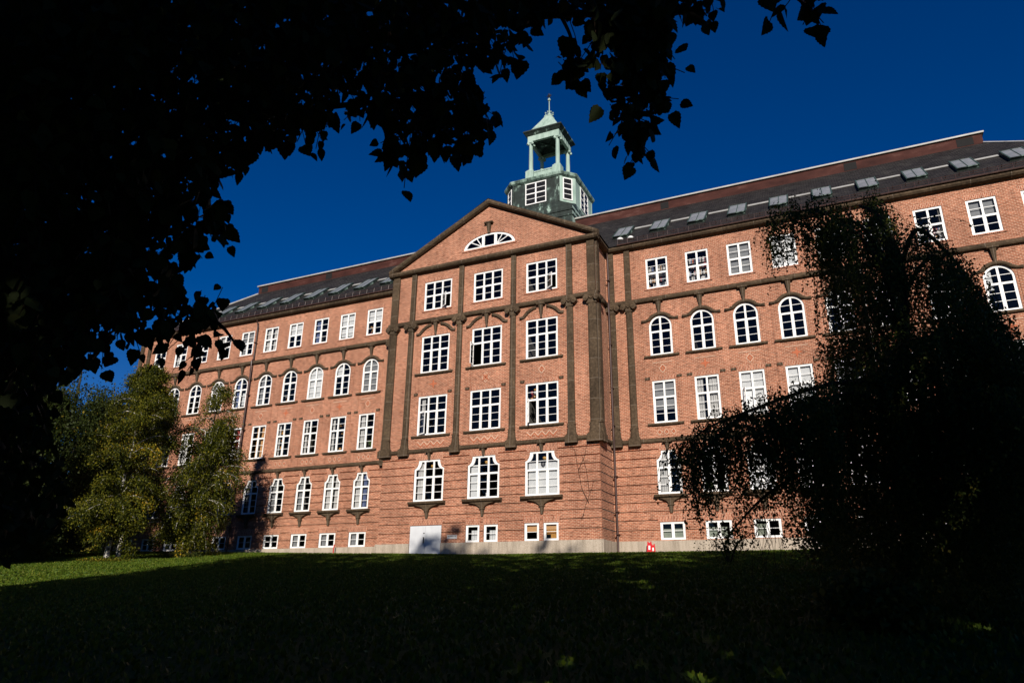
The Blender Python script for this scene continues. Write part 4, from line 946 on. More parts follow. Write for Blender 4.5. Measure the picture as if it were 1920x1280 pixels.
# ------------------------------------------------------------------ leaves
def template(kind):
    if kind == 'broad':                  # broad toothed leaf, tip down the +x axis
        up = [(0, .0), (.03, .16), (.0, .3), (.12, .40), (.16, .47), (.27, .46), (.34, .50), (.42, .42), (.52, .42), (.58, .33), (.70, .30), (.76, .2), (.88, .13), (1.02, 0)]
        up = [(x, z) for x, z in up]; pts = up + [(x, -z) for x, z in up[1:-1][::-1]]
        n = len(up); v = [(x, y, .12 * abs(y)) for x, y in pts]
        return np.array(v), [list(range(n)), [0] + list(range(n - 1, len(pts)))]
    if kind == 'birch':
        v = [(0, 0, 0), (.25, .3, .05), (.5, .3, .05), (1, 0, 0), (.5, -.3, .05), (.25, -.3, .05)]
        return np.array(v), [[0, 1, 2, 3], [0, 3, 4, 5]]
    return np.array([(0, 0, 0), (.5, .36, .04), (1, 0, 0), (.5, -.36, .04)]), [[0, 1, 2, 3]]
def leaves(name, P_, tip, nrm_, size, tint, kind, mat, parent=None):
    T_, fs = template(kind); P_ = np.asarray(P_, float); n = len(P_); wid = rng.uniform(.62, 1.08, n)[:, None, None]; cup = rng.uniform(-2.5, 3.5, n)[:, None, None]
    tip = tip / np.linalg.norm(tip, axis=1, keepdims=True); s = np.cross(nrm_, tip); s /= np.linalg.norm(s, axis=1, keepdims=True) + 1e-9; nn = np.cross(tip, s)
    V_ = P_[:, None, :] + size[:, None, None] * (T_[None, :, 0:1] * tip[:, None, :] + T_[None, :, 1:2] * wid * s[:, None, :] + T_[None, :, 2:3] * cup * nn[:, None, :])
    k = len(T_); V_ = V_.reshape(-1, 3); lt = [len(f) for f in fs]; flat = np.concatenate([np.array(f) for f in fs])
    loops = (np.arange(n)[:, None] * k + flat[None, :]).ravel(); tot = np.tile(np.array(lt), n); st = np.concatenate([[0], np.cumsum(tot)[:-1]])
    me = bpy.data.meshes.new(name); me.vertices.add(len(V_)); me.vertices.foreach_set('co', V_.ravel().astype(np.float32))
    me.loops.add(len(loops)); me.loops.foreach_set('vertex_index', loops.astype(np.int32))
    me.polygons.add(len(tot)); me.polygons.foreach_set('loop_start', st.astype(np.int32)); me.polygons.foreach_set('loop_total', tot.astype(np.int32))
    me.materials.append(MT[mat]); a = me.attributes.new('tint', 'FLOAT', 'FACE'); a.data.foreach_set('value', np.repeat(tint, len(fs)).astype(np.float32))
    me.update(calc_edges=True)
    return link(name, me, parent)
def rnd_dirs(n): v = rng.normal(size=(n, 3)); return v / np.linalg.norm(v, axis=1, keepdims=True)
def hang(n, spread): return np.array((0, 0, -1.0)) + rng.normal(size=(n, 3)) * spread
def rel(o, parent): o.location = tuple(-np.array(parent.location)); return o
def spline(pts, n):
    pts = np.array(pts, float); t = np.linspace(0, len(pts) - 1, n); out = []
    for u in t:
        i = min(int(u), len(pts) - 2); f = u - i; p0 = pts[max(i - 1, 0)]; p1 = pts[i]; p2 = pts[i + 1]; p3 = pts[min(i + 2, len(pts) - 1)]
        out.append(.5 * (2 * p1 + (p2 - p0) * f + (2 * p0 - 5 * p1 + 4 * p2 - p3) * f * f + (3 * p1 - p0 - 3 * p2 + p3) * f ** 3))
    return np.array(out)
# ------------------------------------------------------------------ the tree whose branches hang over the view
def inside(poly, px, py):
    c = np.zeros(len(px), bool); n = len(poly)
    for i in range(n):
        x0, y0 = poly[i]; x1, y1 = poly[(i + 1) % n]
        m_ = ((y0 > py) != (y1 > py)); xx = (x1 - x0) * (py - y0) / ((y1 - y0) if y1 != y0 else 1e-9) + x0
        c ^= m_ & (px < xx)
    return c
base = np.array([11.6, -44.5]); FT = root('overhanging_tree', (base[0], base[1], float(gz(base[0], base[1]))), 'large shaded tree whose dark toothed leaves hang over the left and top of view', 'tree')
tm = MB(); b0 = np.array([base[0], base[1], float(gz(base[0], base[1])) - .3])
top_ = [b0, b0 + (0.1, .1, 2.5), b0 + (-.1, .3, 6), b0 + (.1, .2, 11), b0 + (0, 0, 17)]
tm.tube([tuple(p) for p in spline(top_, 18)], list(np.linspace(.55, .12, 18)), 12)
rel(link('trunk', tm.mesh('trunk', ['bark'], True), FT), FT)
limbs = [  # branch centre lines, as photograph pixels with a distance in metres
 [(-500, 100, 8), (-100, 60, 7), (300, 60, 6), (700, 70, 5.2), (1000, 30, 4.6), (1180, 40, 4.2), (1210, 150, 4.0), (1190, 260, 3.9)],
 [(-500, 300, 8), (-100, 260, 7), (250, 230, 6), (520, 210, 5.3), (760, 190, 4.8), (900, 220, 4.5)],
 [(-500, 500, 8), (-100, 430, 7), (200, 400, 6), (340, 420, 5.2), (400, 440, 4.8)],
 [(-500, 700, 9), (-100, 600, 7.5), (150, 560, 6.2), (300, 570, 5.3), (400, 600, 4.7), (445, 650, 4.4)],
 [(-500, 800, 9), (-100, 700, 8), (60, 640, 7), (200, 620, 6)],
 [(1040, 10, 4.4), (1070, 70, 4.2), (1074, 130, 4.1)], [(700, 80, 5), (740, 190, 4.6), (770, 290, 4.4)], [(1250, -60, 4.4), (1300, 0, 4.3), (1325, 30, 4.2)], [(1300, -80, 4.6), (1450, -30, 4.2), (1520, 20, 4.0)],
]
lm = MB(); tw = []
for L in limbs:
    c = spline([atr(*p) for p in L], 24); r0 = .05 if len(L) > 4 else .015
    lm.tube([tuple(p) for p in c], list(np.linspace(r0, .004, 24)), 6); tw.append(c)
# joints from the trunk to the limbs
for i in (0, 1, 2, 3, 4):
    s = tw[i][0]; st_ = spline(top_, 18)[5 + 2 * (i % 3)]; mid = (s + st_) / 2 + (0, 0, .6); lm.tube([tuple(st_), tuple(mid), tuple(s)], [.16, .1, .05], 8)
rel(link('branch', lm.mesh('branch', ['twig'], True), FT), FT)
polyA = [(-60, -60), (1345, -60), (1335, 45), (1312, 40), (1290, 15), (1240, 40), (1150, 35), (1090, 10), (1000, 38), (985, 55), (962, 80), (958, 135), (938, 138), (900, 105), (872, 100), (868, 140), (895, 175), (905, 195), (918, 215), (935, 232), (915, 258), (890, 262), (868, 282), (845, 288), (825, 272), (800, 282), (785, 305), (765, 310), (735, 300), (722, 306), (735, 282), (745, 255), (732, 222), (700, 200), (640, 222), (600, 235), (560, 240), (530, 270), (490, 275), (455, 298), (428, 295), (410, 330), (382, 318), (378, 345), (395, 372), (422, 385), (415, 400), (390, 420), (418, 445), (395, 432), (365, 445), (368, 480), (345, 462), (318, 465), (322, 500), (340, 520), (328, 548), (360, 570), (398, 588), (412, 605), (380, 600), (330, 610), (255, 628), (250, 660), (190, 672), (120, 680), (40, 700), (-60, 720)]
def scatter(poly, n, d0, d1, tries=12):
    xs_ = [p[0] for p in poly]; ys_ = [p[1] for p in poly]
    px = rng.uniform(min(xs_), max(xs_), n * tries); py = rng.uniform(min(ys_), max(ys_), n * tries); k = inside(poly, px, py); px, py = px[k][:n], py[k][:n]
    d = rng.uniform(d0, d1, len(px)); v = CF[None] + np.outer((px - 960) / FPX, CR) - np.outer((py - 640) / FPX, CU); v /= np.linalg.norm(v, axis=1, keepdims=True)
    return CAMPOS[None] + v * d[:, None]
pts = []
polyL = [(-300, -200), (330, -200), (300, 200), (260, 420), (240, 560), (120, 620), (-50, 680), (-300, 700)]
B2 = [(1098, -20), (1262, -20), (1258, 60), (1250, 120), (1240, 132), (1248, 165), (1252, 200), (1240, 225), (1225, 190), (1212, 185), (1222, 230), (1218, 270), (1200, 290), (1190, 270), (1165, 262), (1150, 255), (1160, 215), (1148, 205), (1145, 170), (1152, 135), (1138, 110), (1110, 75)]
B1 = [(1072, 60), (1100, 60), (1100, 75), (1072, 82), (1060, 95), (1058, 108), (1072, 112), (1070, 132), (1058, 140), (1066, 148), (1092, 140), (1100, 150), (1105, 120), (1090, 115), (1078, 105)]
E1 = [(1428, -10), (1450, 12), (1480, 10), (1490, 32), (1520, 42), (1532, 20), (1555, 10), (1560, -20), (1430, -40)]
G1 = [(300, 640), (340, 655), (370, 650), (385, 655), (372, 690), (345, 670), (318, 685), (302, 670), (300, 640)]
G2 = [(405, 632), (425, 632), (440, 640), (432, 655), (412, 645)]
G3 = [(400, 400), (420, 400), (430, 430), (415, 440), (400, 425)]
polyM = [(-300, 600), (60, 640), (105, 670), (100, 800), (130, 860), (140, 940), (120, 1000), (50, 1025), (0, 1035), (-300, 1040)]
def core(poly, n, d0, d1, dx=52, dy=66):     # points well inside the leaf mass
    xs_ = [p[0] for p in poly]; ys_ = [p[1] for p in poly]; px = rng.uniform(min(xs_), max(xs_), n * 14); py = rng.uniform(min(ys_), max(ys_), n * 14)
    k = inside(poly, px, py) & inside(poly, px + dx, py) & inside(poly, px, py + dy) & inside(poly, px + dx * .7, py + dy * .7); px, py = px[k][:n], py[k][:n]
    d = rng.uniform(d0, d1, len(px)); v = CF[None] + np.outer((px - 960) / FPX, CR) - np.outer((py - 640) / FPX, CU); v /= np.linalg.norm(v, axis=1, keepdims=True)
    return CAMPOS[None] + v * d[:, None]
def edge_(poly, n, d0, d1):
    q = np.array(poly, float); i_ = rng.integers(0, len(poly) - 1, n); f_ = rng.random((n, 1)); p_ = q[i_] * (1 - f_) + q[i_ + 1] * f_ + rng.normal(size=(n, 2)) * 8 - 5
    return np.array([atr(a, b, rng.uniform(d0, d1)) for a, b in p_ if a > -50 and b > -50])
LPs, LT, LS = [], [], []; SM = MB()
def sprigs(centres, l0=.16, l1=.42, s0=.06, s1=.108):
    for c in centres:
        ln_ = rng.uniform(l0, l1); d = np.array((rng.normal() * .45, rng.normal() * .45, -1.0)); d /= np.linalg.norm(d); bend = rng.normal(size=3) * .12
        a = c - d * ln_ * .55; m_ = max(3, int(ln_ / .042)); tw_ = []
        sd = rng.normal(size=3); sd -= d * (sd @ d); sd /= np.linalg.norm(sd)
        for q in range(m_):
            t = q / (m_ - 1); p = a + d * ln_ * t + bend * t * t * ln_; side = sd * (1 if q % 2 else -1); off = p + side * .022 + rng.normal(size=3) * .008
            tw_.append(tuple(p)); LPs.append(off); LT.append(d * .75 + side * rng.uniform(.15, .9) + rng.normal(size=3) * .25 + np.array((0, 0, -.45))); LS.append(rng.uniform(s0, s1) * (1 - .25 * abs(t - .45)))
        SM.tube(tw_, .0028, 3, cap=False)
def loose(P_, s0=.07, s1=.12):
    for p in P_: LPs.append(p); LT.append(rng.normal(size=3) * .6 + np.array((0, 0, -1.0))); LS.append(rng.uniform(s0, s1))
sprigs(scatter(polyA, 760, 4.0, 5.4)); sprigs(core(polyA, 420, 4.6, 6.2, 22, 26))
loose(edge_(polyA[2:-1], 230, 4.1, 5.2), .08, .12); loose(core(polyA, 3600, 5.5, 7.5)); loose(core(polyL, 4200, 6, 9, 20, 20)); loose(core(polyM, 2400, 7, 10, 10, 10), .08, .13); sprigs(scatter(polyM, 120, 6, 8))
sprigs(scatter(B2, 74, 3.75, 4.3), .14, .32, .06, .1); loose(edge_(B2, 12, 3.8, 4.3), .07, .1); loose(core(B2, 120, 3.9, 4.4, 16, 16), .06, .1)
loose(scatter([(960, -30), (1345, -30), (1335, 28), (1290, 12), (1240, 32), (1150, 28), (1090, 6), (1000, 30), (965, 50)], 90, 4.2, 5.0), .06, .105); sprigs(scatter(B1, 10, 3.9, 4.2), .1, .18, .075, .11); sprigs(scatter(E1, 8, 3.9, 4.3), .1, .2, .075, .115)
sprigs(scatter(G1, 4, 4.2, 4.7), .12, .22); sprigs(scatter(G2, 2, 4.2, 4.5), .06, .1); sprigs(scatter(G3, 2, 4.4, 4.8), .1, .16)
LP = np.array(LPs); tip = np.array(LT); size = np.array(LS); n = len(LP)
nm = rnd_dirs(n) * .75 - CF[None] * .8
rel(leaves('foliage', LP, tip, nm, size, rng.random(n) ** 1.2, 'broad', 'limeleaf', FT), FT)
rel(link('twigs', SM.mesh('twigs', ['twig']), FT), FT)
print('near leaves', n)
# the crown above and behind the viewer
def crown_points(n, c, r, shell=.35, p=2.6):
    v = rnd_dirs(n); rad = (1 - shell * rng.random(n) ** .8) ; q = (np.abs(v) ** p).sum(1) ** (-1 / p); return np.array(c)[None] + v * (q * rad)[:, None] * np.array(r)[None]
n = 9000; cp = crown_points(n, (13.0, -47.5, 11.5), (7.5, 4.2, 8.5), .95)
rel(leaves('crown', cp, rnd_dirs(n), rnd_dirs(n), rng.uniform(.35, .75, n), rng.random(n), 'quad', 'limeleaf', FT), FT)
# ------------------------------------------------------------------ trees behind the viewer whose shade covers the lawn
def shade_tree(x, y, top, r, lab, dense=6500):
    g = float(gz(x, y)); o = root('shade_tree', (x, y, g), lab, 'tree', 'tall trees behind the viewer shading the lawn')
    mb = MB(); mb.tube([(0, 0, -.4), (.1, .1, 4), (0, .2, 9), (.1, 0, top - g - 4)], [.5, .4, .3, .06], 10)
    for k in range(7):
        t = k * 2.4; z = 4 + k * 1.9; mb.tube([(0, .1, z), (math.cos(t) * r * .4, math.sin(t) * r * .4, z + 1.6), (math.cos(t) * r * .75, math.sin(t) * r * .75, z + 2.6)], [.14, .09, .03], 6)
    link('trunk', mb.mesh('trunk', ['bark'], True), o)
    lo = g + 1.2; cz = (top + lo) / 2; n = dense
    c = crown_points(n, (x, y, cz), (r, r * .8, (top - lo) / 2), 1.0, 3.4)
    c = np.concatenate([c, crown_points(2600, (x, y, cz), (r, r * .8, (top - lo) / 2), .12, 3.4)]); n = len(c)
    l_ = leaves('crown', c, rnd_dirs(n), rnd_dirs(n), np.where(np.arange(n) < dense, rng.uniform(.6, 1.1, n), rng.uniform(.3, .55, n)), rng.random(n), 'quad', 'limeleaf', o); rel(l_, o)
ST = [(7.6, 26.4), (12.2, 26.6), (17.2, 27.55), (20.6, 26.6), (25.2, 26.6), (29.6, 26.6), (34.2, 26.7), (38.8, 26.6), (43.5, 26.7), (48.5, 26.7)]
for i, (x, top) in enumerate(ST): shade_tree(x, -52 - .8 * (i % 2), top, 3.1 if i == 0 else 3.3, 'tall leafy tree standing behind the viewer', 3600 if i in (4, 5) else 6500)
# ------------------------------------------------------------------ weeping birch on the right
WB = root('weeping_birch', (21.2, -26.0, float(gz(21.2, -26))), 'tall weeping birch in shade on the right, its hanging strands crossing the facade', 'tree')
def pxl(L): return np.array([at(*p) for p in L])
tm = MB(); trunk = spline(np.concatenate([[np.array([21.2, -26.0, float(gz(21.2, -26)) - .3])], pxl([(1705, 1000, 16), (1685, 800, 16), (1695, 620, 16), (1690, 500, 16), (1650, 410, 16), (1610, 385, 16)])]), 24)
tm.tube([tuple(p) for p in trunk], list(np.linspace(.2, .02, 24)), 10)
rel(link('trunk', tm.mesh('trunk', ['bark'], True), WB), WB)
WL = [ # limb, strand length (m), strands per metre, leaf density
 ([(1690, 600, 16), (1640, 480, 15.6), (1570, 410, 15.2), (1510, 395, 15), (1455, 425, 14.8), (1440, 440, 14.7)], (.3, 1.0), 26),
 ([(1690, 560, 16), (1620, 430, 15.8), (1560, 415, 15.4), (1535, 470, 15)], (1.0, 4.2), 34),
 ([(1690, 560, 16), (1660, 420, 16.2), (1640, 385, 16.4), (1625, 385, 16.6)], (.8, 3.6), 40),
 ([(1690, 500, 16), (1720, 430, 16), (1790, 490, 15.8), (1850, 570, 15.4), (1905, 650, 15)], (.5, 2.4), 44),
 ([(1690, 560, 16), (1750, 480, 16.6), (1820, 560, 17), (1880, 640, 17)], (.8, 3.0), 40),
 ([(1690, 620, 16), (1620, 520, 17), (1570, 500, 17.6)], (1.0, 3.8), 40),
 ([(1690, 700, 16), (1760, 620, 15.2), (1840, 640, 14.6), (1935, 690, 14)], (1.5, 3.6), 50),
 ([(1695, 780, 16), (1640, 720, 15), (1560, 720, 14.4), (1480, 742, 14), (1400, 772, 13.7), (1330, 800, 13.5), (1285, 835, 13.4), (1268, 862, 13.4)], (.25, 1.15), 44),
 ([(1400, 775, 13.7), (1350, 815, 13.4), (1315, 850, 13.3), (1300, 870, 13.2)], (.7, 1.55), 30),
 ([(1690, 800, 16), (1620, 740, 14.6), (1540, 750, 14), (1470, 770, 13.6), (1430, 800, 13.4)], (.5, 1.9), 55),
 ([(1690, 800, 16), (1600, 770, 15.4), (1530, 790, 15)], (.8, 2.3), 60),
 ([(1690, 760, 16), (1640, 660, 16.6), (1580, 640, 17), (1545, 660, 17.2)], (1.0, 3.2), 50),
 ([(1690, 820, 16), (1780, 740, 14.6), (1860, 740, 13.8), (1960, 780, 13)], (1.2, 3.2), 60),
 ([(1690, 850, 16), (1740, 760, 17), (1830, 760, 17.6), (1930, 800, 18)], (1.2, 3.4), 55),
 ([(1690, 900, 16), (1600, 860, 14.5), (1510, 885, 13.8), (1440, 925, 13.4), (1385, 980, 13.2), (1365, 1010, 13.2)], (.1, .55), 26),
 ([(1690, 800, 16), (1650, 700, 15.2), (1700, 640, 14.6), (1770, 640, 14.2)], (1.5, 4), 50),
]
lm = MB(); SP = []; TW = MB()
for L, (l0, l1), dens in WL:
    dens *= 1.5
    c = spline(pxl(L), 40); seg = np.linalg.norm(np.diff(c, axis=0), axis=1).sum()
    lm.tube([tuple(p) for p in c[::2]], list(np.linspace(.06, .006, 20)), 6)
    for k in range(int(seg * dens)):
        u = rng.uniform(.12, 1); p = c[int(u * 39)] + rng.normal(size=3) * (.09, .3, .07)
        ln_ = rng.uniform(l0, l1) * rng.uniform(.5, 1); m_ = max(4, int(ln_ / .047)); t = np.linspace(0, 1, m_)
        sway = rng.normal(size=2) * .10; out = rng.normal(size=2) * .14
        st = np.stack([p[0] + out[0] * np.sin(t * 2) + sway[0] * t ** 2, p[1] + out[1] * np.sin(t * 2) + sway[1] * t ** 2, p[2] + .10 * np.sin(t * PI) * (1 - t) - ln_ * t], 1)
        SP.append(st + rng.normal(size=st.shape) * .022)
        if k % 3 == 0: TW.tube([tuple(q) for q in st[::max(1, m_ // 5)]], .004, 3)
# the inner body of the crown: many short hanging sprays
polyW = [(1545, 470), (1560, 420), (1625, 385), (1655, 378), (1690, 400), (1725, 415), (1755, 475), (1800, 505), (1850, 580), (1885, 630), (1940, 665), (1940, 1060), (1560, 1040), (1535, 960), (1500, 880), (1420, 850), (1380, 830), (1420, 775), (1500, 745), (1555, 700), (1550, 620), (1560, 540)]
polyW2 = [(1580, 700), (1650, 640), (1760, 600), (1850, 640), (1940, 690), (1940, 1070), (1580, 1060), (1545, 960), (1510, 860), (1440, 800), (1500, 755)]
polyW3 = [(1600, 430), (1640, 395), (1690, 420), (1740, 480), (1790, 530), (1800, 620), (1700, 640), (1600, 620), (1580, 520)]
polyW4 = [(1285, 862), (1300, 835), (1335, 805), (1400, 775), (1500, 742), (1570, 745), (1570, 1000), (1530, 975), (1480, 900), (1430, 870), (1400, 900), (1370, 870), (1330, 890), (1300, 920)]
polyW6 = [(1432, 455), (1448, 412), (1490, 388), (1540, 390), (1600, 398), (1600, 470), (1560, 520), (1535, 478), (1500, 438), (1470, 440)]
polyW7 = [(1575, 860), (1700, 820), (1990, 820), (1990, 1110), (1570, 1085), (1545, 980)]
polyW5 = [(1760, 480), (1800, 500), (1850, 570), (1890, 625), (1945, 665), (1945, 760), (1780, 700), (1760, 600)]
for poly, cnt, d0, d1 in ((polyW, 620, 14.6, 18.5), (polyW2, 2700, 14.2, 18.5), (polyW7, 1300, 13.5, 18.5), (polyW3, 200, 15, 18), (polyW4, 900, 12.9, 14.4), (polyW6, 300, 14.5, 15.4), (polyW5, 500, 15, 17)):
    for p in scatter(poly, cnt, d0, d1):
        ln_ = rng.uniform(.4, 1.3); m_ = int(ln_ / .05); t = np.linspace(0, 1, m_); sw = rng.normal(size=2) * .1
        SP.append(np.stack([p[0] + sw[0] * t, p[1] + sw[1] * t, p[2] + .3 - ln_ * t], 1) + rng.normal(size=(m_, 3)) * .032)
# bare twigs low on the left
for k in range(46):
    p = at(rng.uniform(1370, 1540), rng.uniform(900, 985), 13.4); TW.tube([tuple(p), tuple(p + (rng.normal() * .1, rng.normal() * .1, -.4)), tuple(p + (rng.normal() * .2 - .1, rng.normal() * .1, -.9))], [.006, .004, .003], 3)
rel(link('limb', lm.mesh('limb', ['bark'], True), WB), WB); rel(link('twigs', TW.mesh('twigs', ['twig']), WB), WB)
LP = np.concatenate(SP); n = len(LP)
rel(leaves('foliage', LP, hang(n, .75), rnd_dirs(n), rng.uniform(.045, .078, n), rng.random(n), 'birch', 'weepleaf', WB), WB)
print('weeping leaves', n)
# ------------------------------------------------------------------ lit birches at the left end, darker trees beyond
def birch(name, x, y, h, r, lab, nleaf, leafmat='birchleaf', bark='birchbark', lean=(0, 0), low=.12, lsize=(.09, .16), yell=.6, trunks=1, p=2.0, group=None):
    g = float(gz(x, y)); o = root(name, (x, y, g), lab, 'tree', group)
    mb = MB(); tips = []
    for tk in range(trunks):
        ox, oy = (rng.normal(size=2) * .35 if tk else (0, 0)); lx, ly = (lean[0] + (rng.normal() * .8 if tk else 0), lean[1] + (rng.normal() * .5 if tk else 0)); hh = h * (1 if not tk else rng.uniform(.75, .95))
        tr = spline([(ox, oy, -.3), (ox + lx * .15, oy, hh * .25), (ox + lx * .5, oy + ly * .5, hh * .6), (ox + lx, oy + ly, hh * .97)], 14)
        mb.tube([tuple(q) for q in tr], list(np.linspace(.17 if trunks == 1 else .12, .02, 14)), 8)
        nb = 64
        for k in range(nb):
            u = rng.uniform(low, .97); i = u * 13; b = tr[int(i)] + (tr[min(int(i) + 1, 13)] - tr[int(i)]) * (i - int(i)); t = rng.uniform(0, 2 * PI)
            prof = (math.sin(PI * min(1, (u - low) / (1 - low) * .82 + .18)) ** .7) * r * rng.uniform(.4, 1.2)
            e = b + np.array((math.cos(t) * prof, math.sin(t) * prof, prof * rng.uniform(-.15, .55))); md = (b + e) / 2 + (0, 0, .18 * prof)
            c = spline([b, md, e, e + (math.cos(t) * .2, math.sin(t) * .2, -.5)], 9); mb.tube([tuple(q) for q in c], list(np.linspace(.035, .006, 9)), 5); tips.append(c)
    link('trunk', mb.mesh('trunk', [bark], True), o)
    per = nleaf // len(tips); Ps = []; Tn = []
    for c in tips:
        u = rng.random(per) ** .7; idx = (u * 8).astype(int); base_ = c[idx]; clump = rng.normal(size=(per, 3)) * (.21, .21, .2)
        Ps.append(base_ + clump); bias = rng.random()
        Tn.append(np.clip(rng.random(per) * .8 + (.28 if bias > 1 - .16 * yell else (.08 if bias > .6 else 0)), 0, 1))
    Ps = np.concatenate(Ps); n = len(Ps)
    leaves('foliage', Ps, hang(n, .9), rnd_dirs(n), rng.uniform(*lsize, n), np.concatenate(Tn), 'quad', leafmat, o)
    return o
birch('birch_tree', -19.6, -12.5, 12.4, 2.35, 'sunlit birch with a white trunk base and yellowing leaves standing foremost on the lawn', 60000, lean=(.6, .3), low=.15, lsize=(.08, .15))
birch('birch_tree', -19.4, -7.3, 11.7, 2.4, 'green birch with several pale stems close to the brick wall', 70000, lean=(1.4, 0), low=.07, trunks=3, lsize=(.08, .15), yell=.4)
birch('birch_tree', -23.2, -9.0, 13.2, 2.3, 'birch with golden upper leaves between the two other sunlit birches', 36000, lean=(-.3, 0), low=.2, lsize=(.08, .15), yell=1.1)
def big_tree(name, x, y, h, r, lab, n, low=.2, mat='darkleaf', group=None, ls=(.16, .3)):
    g = float(gz(x, y)); o = root(name, (x, y, g), lab, 'tree', group); mb = MB(); ends = []
    tr = spline([(0, 0, -.3), (.2, 0, h * .25), (-.1, .2, h * .55), (.1, 0, h * .9)], 12); mb.tube([tuple(q) for q in tr], list(np.linspace(.38, .05, 12)), 9)
    for k in range(26):
        u = rng.uniform(low, .95); b = tr[int(u * 11)]; t = rng.uniform(0, 2 * PI); rr = r * rng.uniform(.5, 1) * math.sin(PI * min(1, .25 + .75 * (u - low) / (1 - low) * .9)) ** .6
        e = b + np.array((math.cos(t) * rr, math.sin(t) * rr, rr * rng.uniform(.1, .8))); c = spline([b, (b + e) / 2 + (0, 0, -.05 * rr), e], 8); mb.tube([tuple(q) for q in c], list(np.linspace(.1, .015, 8)), 6); ends.append(c)
        for j in range(2):
            e2 = c[5] + rng.normal(size=3) * (r * .22); c2 = np.linspace(c[4], e2, 6); mb.tube([tuple(q) for q in c2], list(np.linspace(.035, .008, 6)), 5); ends.append(c2)
    link('trunk', mb.mesh('trunk', ['bark'], True), o); per = n // len(ends); Ps = []
    for c in ends: idx = (rng.random(per) ** .6 * (len(c) - 1)).astype(int); Ps.append(c[idx] + rng.normal(size=(per, 3)) * r * .14)
    Ps = np.concatenate(Ps); m_ = len(Ps)
    leaves('foliage', Ps, hang(m_, 1.0), rnd_dirs(m_), rng.uniform(*ls, m_), np.clip(rng.random(m_) * .92 + (rng.random(m_) > .97) * .3, 0, 1), 'quad', mat, o); return o
for (px, d, h, r, lab) in ((195, 66, 16, 3.6, 'dark open tree with sky gaps behind the leftmost lit birch'), (70, 62, 15, 4.2, 'dark spreading tree between the left edge and the lit birches'), (-40, 50, 16, 4.0, 'dense dark tree cut by the left edge of the view')):
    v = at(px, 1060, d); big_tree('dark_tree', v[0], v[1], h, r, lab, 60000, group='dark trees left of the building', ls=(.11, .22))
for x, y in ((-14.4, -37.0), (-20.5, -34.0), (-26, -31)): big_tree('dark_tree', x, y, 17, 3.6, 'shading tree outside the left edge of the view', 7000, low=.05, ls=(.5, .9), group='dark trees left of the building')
def wood(x0, x1, y0, y1, n, zt):
    px = rng.uniform(x0, x1, n); py = rng.uniform(y0, y1, n); g = gz(px, py); hgt = zt * (.75 + .25 * np.sin(px * .35 + 1.1 * np.sin(py * .2)))
    return np.stack([px, py, g + hgt * rng.random(n) ** .8], 1)
wp = np.concatenate([wood(-120, -54, 14, 60, 5000, 10), wood(-125, -42, -130, -54, 12000, 36), wood(-140, -92, -58, 14, 7000, 30)]); n = len(wp)  # tall stands out of view are added to block sky reflected in the windows
tag(leaves('added_wood', wp, hang(n, 1), rnd_dirs(n), rng.uniform(1.0, 2.0, n), rng.random(n), 'quad', 'darkleaf'), 'dark wood far off left, with unseen taller stands added to darken window reflections', 'wood', kind='stuff')
# ------------------------------------------------------------------ shrubs and ground plants
def shrub(name, x, y, rx, ry, h, lab, n, mat, ls, cat='shrub'):
    g = float(gz(x, y)); o = root(name, (x, y, g), lab, cat); mb = MB()
    for k in range(12):
        t = rng.uniform(0, 2 * PI); mb.tube([(0, 0, -.1), (math.cos(t) * rx * .3, math.sin(t) * ry * .3, h * .5), (math.cos(t) * rx * .7, math.sin(t) * ry * .7, h * rng.uniform(.6, .95))], [.02, .014, .005], 5)
    link('stems', mb.mesh('stems', ['twig']), o)
    c = crown_points(n, (0, 0, h * .45), (rx, ry, h * .55), .8, 2.2); c += rng.normal(size=c.shape) * .06; c[:, 2] = np.maximum(c[:, 2], .02)
    leaves('foliage', c, hang(n, 1.2), rnd_dirs(n), rng.uniform(*ls, n), rng.random(n), 'quad', mat, o)
v = at(1365, 1030, 30); shrub('shrub', v[0], v[1], 1.4, .8, 1.5, 'low dark shrub with thin twigs in front of the plinth under the weeping branches', 700, 'darkleaf', (.05, .1))
for px, d, rx, h, lab in ((1570, 24, 1.6, 2.2, 'dark bush left of the weeping birch trunk'), (1690, 26, 2.0, 3.6, 'tall dark bush behind the weeping birch trunk'), (1810, 22, 1.8, 3.2, 'dark bush right of the weeping birch trunk'), (1930, 20, 1.8, 3.4, 'dark bush cut by the right edge of the view'), (1620, 13, .9, .9, 'low dark bush nearest the viewer at lower right')):
    v = at(px, 1040, d); shrub('shrub', v[0], v[1], rx, rx * .8, h, lab, 4200, 'weepleaf', (.08, .15))
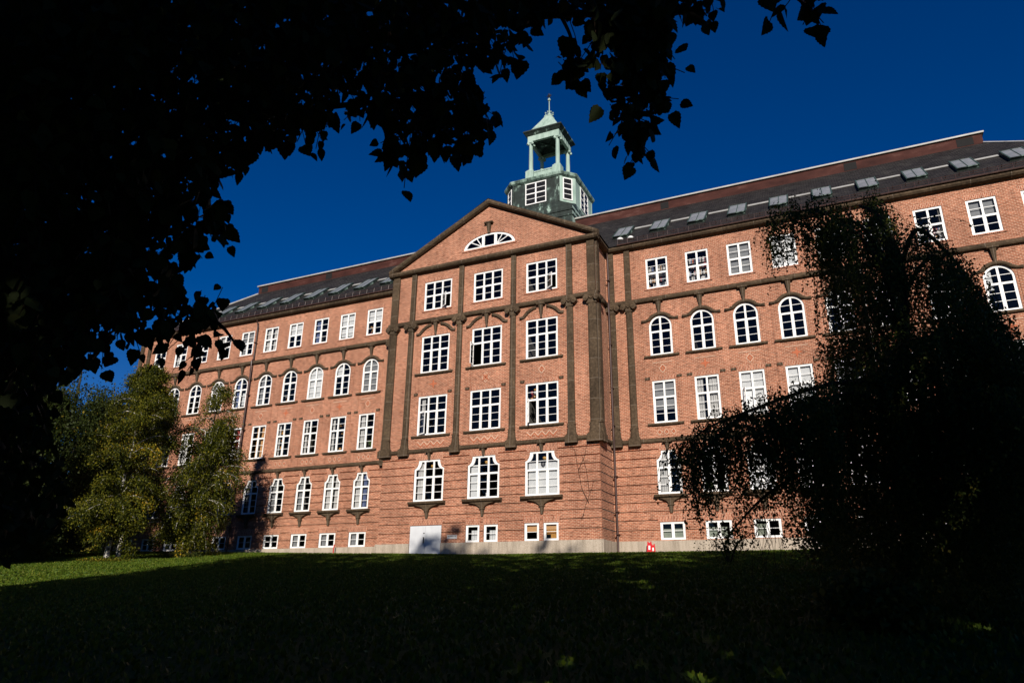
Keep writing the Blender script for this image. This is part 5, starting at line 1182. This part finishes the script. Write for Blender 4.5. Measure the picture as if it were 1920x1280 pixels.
for px, d, rx, h, lab in ((30, 52, 3.0, 2.6, 'dark bush at the left edge under the shaded trees'), (112, 58, 2.8, 3.0, 'dark bush between the shaded trees and the leftmost lit birch')):
    v = at(px, 1045, d); shrub('shrub', v[0], v[1], rx, rx * .7, h, lab, 6000, 'darkleaf', (.12, .22))
shrub('ground_cover', -19.0, -13.2, 2.3, .9, .16, 'low leafy ground cover around the foot of the foremost birch', 2200, 'birchleaf', (.07, .13), 'plant')
shrub('ground_cover', -18.6, -8.2, 2.2, .7, .4, 'low plants at the foot of the birch nearest the wall', 1500, 'darkleaf', (.07, .13), 'plant')
# grass blades and fallen leaves
n = 330000; gx = np.where(rng.random(n) < .35, rng.uniform(-34, -3, n), rng.uniform(-8, 30, n)); gy = np.where(gx > -5, -40 + 40 * rng.random(n) ** .8, rng.uniform(-28, -.15, n)); gy = np.minimum(gy, np.where(np.abs(gx) < CB + .2, -D, 0) - .12); keep = ~((np.abs(gx) < CB + .1) & (gy > -D - .12)); gx, gy = gx[keep], gy[keep]; n = len(gx)
gp_ = np.stack([gx, gy, gz(gx, gy) - .01], 1); up = np.array((0, 0, 1.0)) + rng.normal(size=(n, 3)) * .45
tag(leaves('grass_blades', gp_, up, rnd_dirs(n), rng.uniform(.05, .12, n), rng.random(n), 'quad', 'grassblade'), 'longer grass blades standing out of the lawn', 'grass', kind='stuff')
n = 900; gx = np.concatenate([rng.uniform(-28, 4, 600), rng.uniform(5, 24, 300)]); gy = np.concatenate([rng.uniform(-28, -2, 600), rng.uniform(-38, -16, 300)]); gx, gy = gx[(np.abs(gx) > CB) | (gy < -3)], gy[(np.abs(gx) > CB) | (gy < -3)]; n = len(gx)
gp_ = np.stack([gx, gy, gz(gx, gy) + .03], 1); fl_ = rng.normal(size=(n, 3)); fl_[:, 2] *= .2
tag(leaves('fallen_leaves', gp_, fl_, np.array((0, 0, 1.0))[None] + rng.normal(size=(n, 3)) * .3, rng.uniform(.06, .13, n), rng.random(n), 'birch', 'litter'), 'yellow and brown fallen leaves scattered on the lawn', 'leaves', kind='stuff')
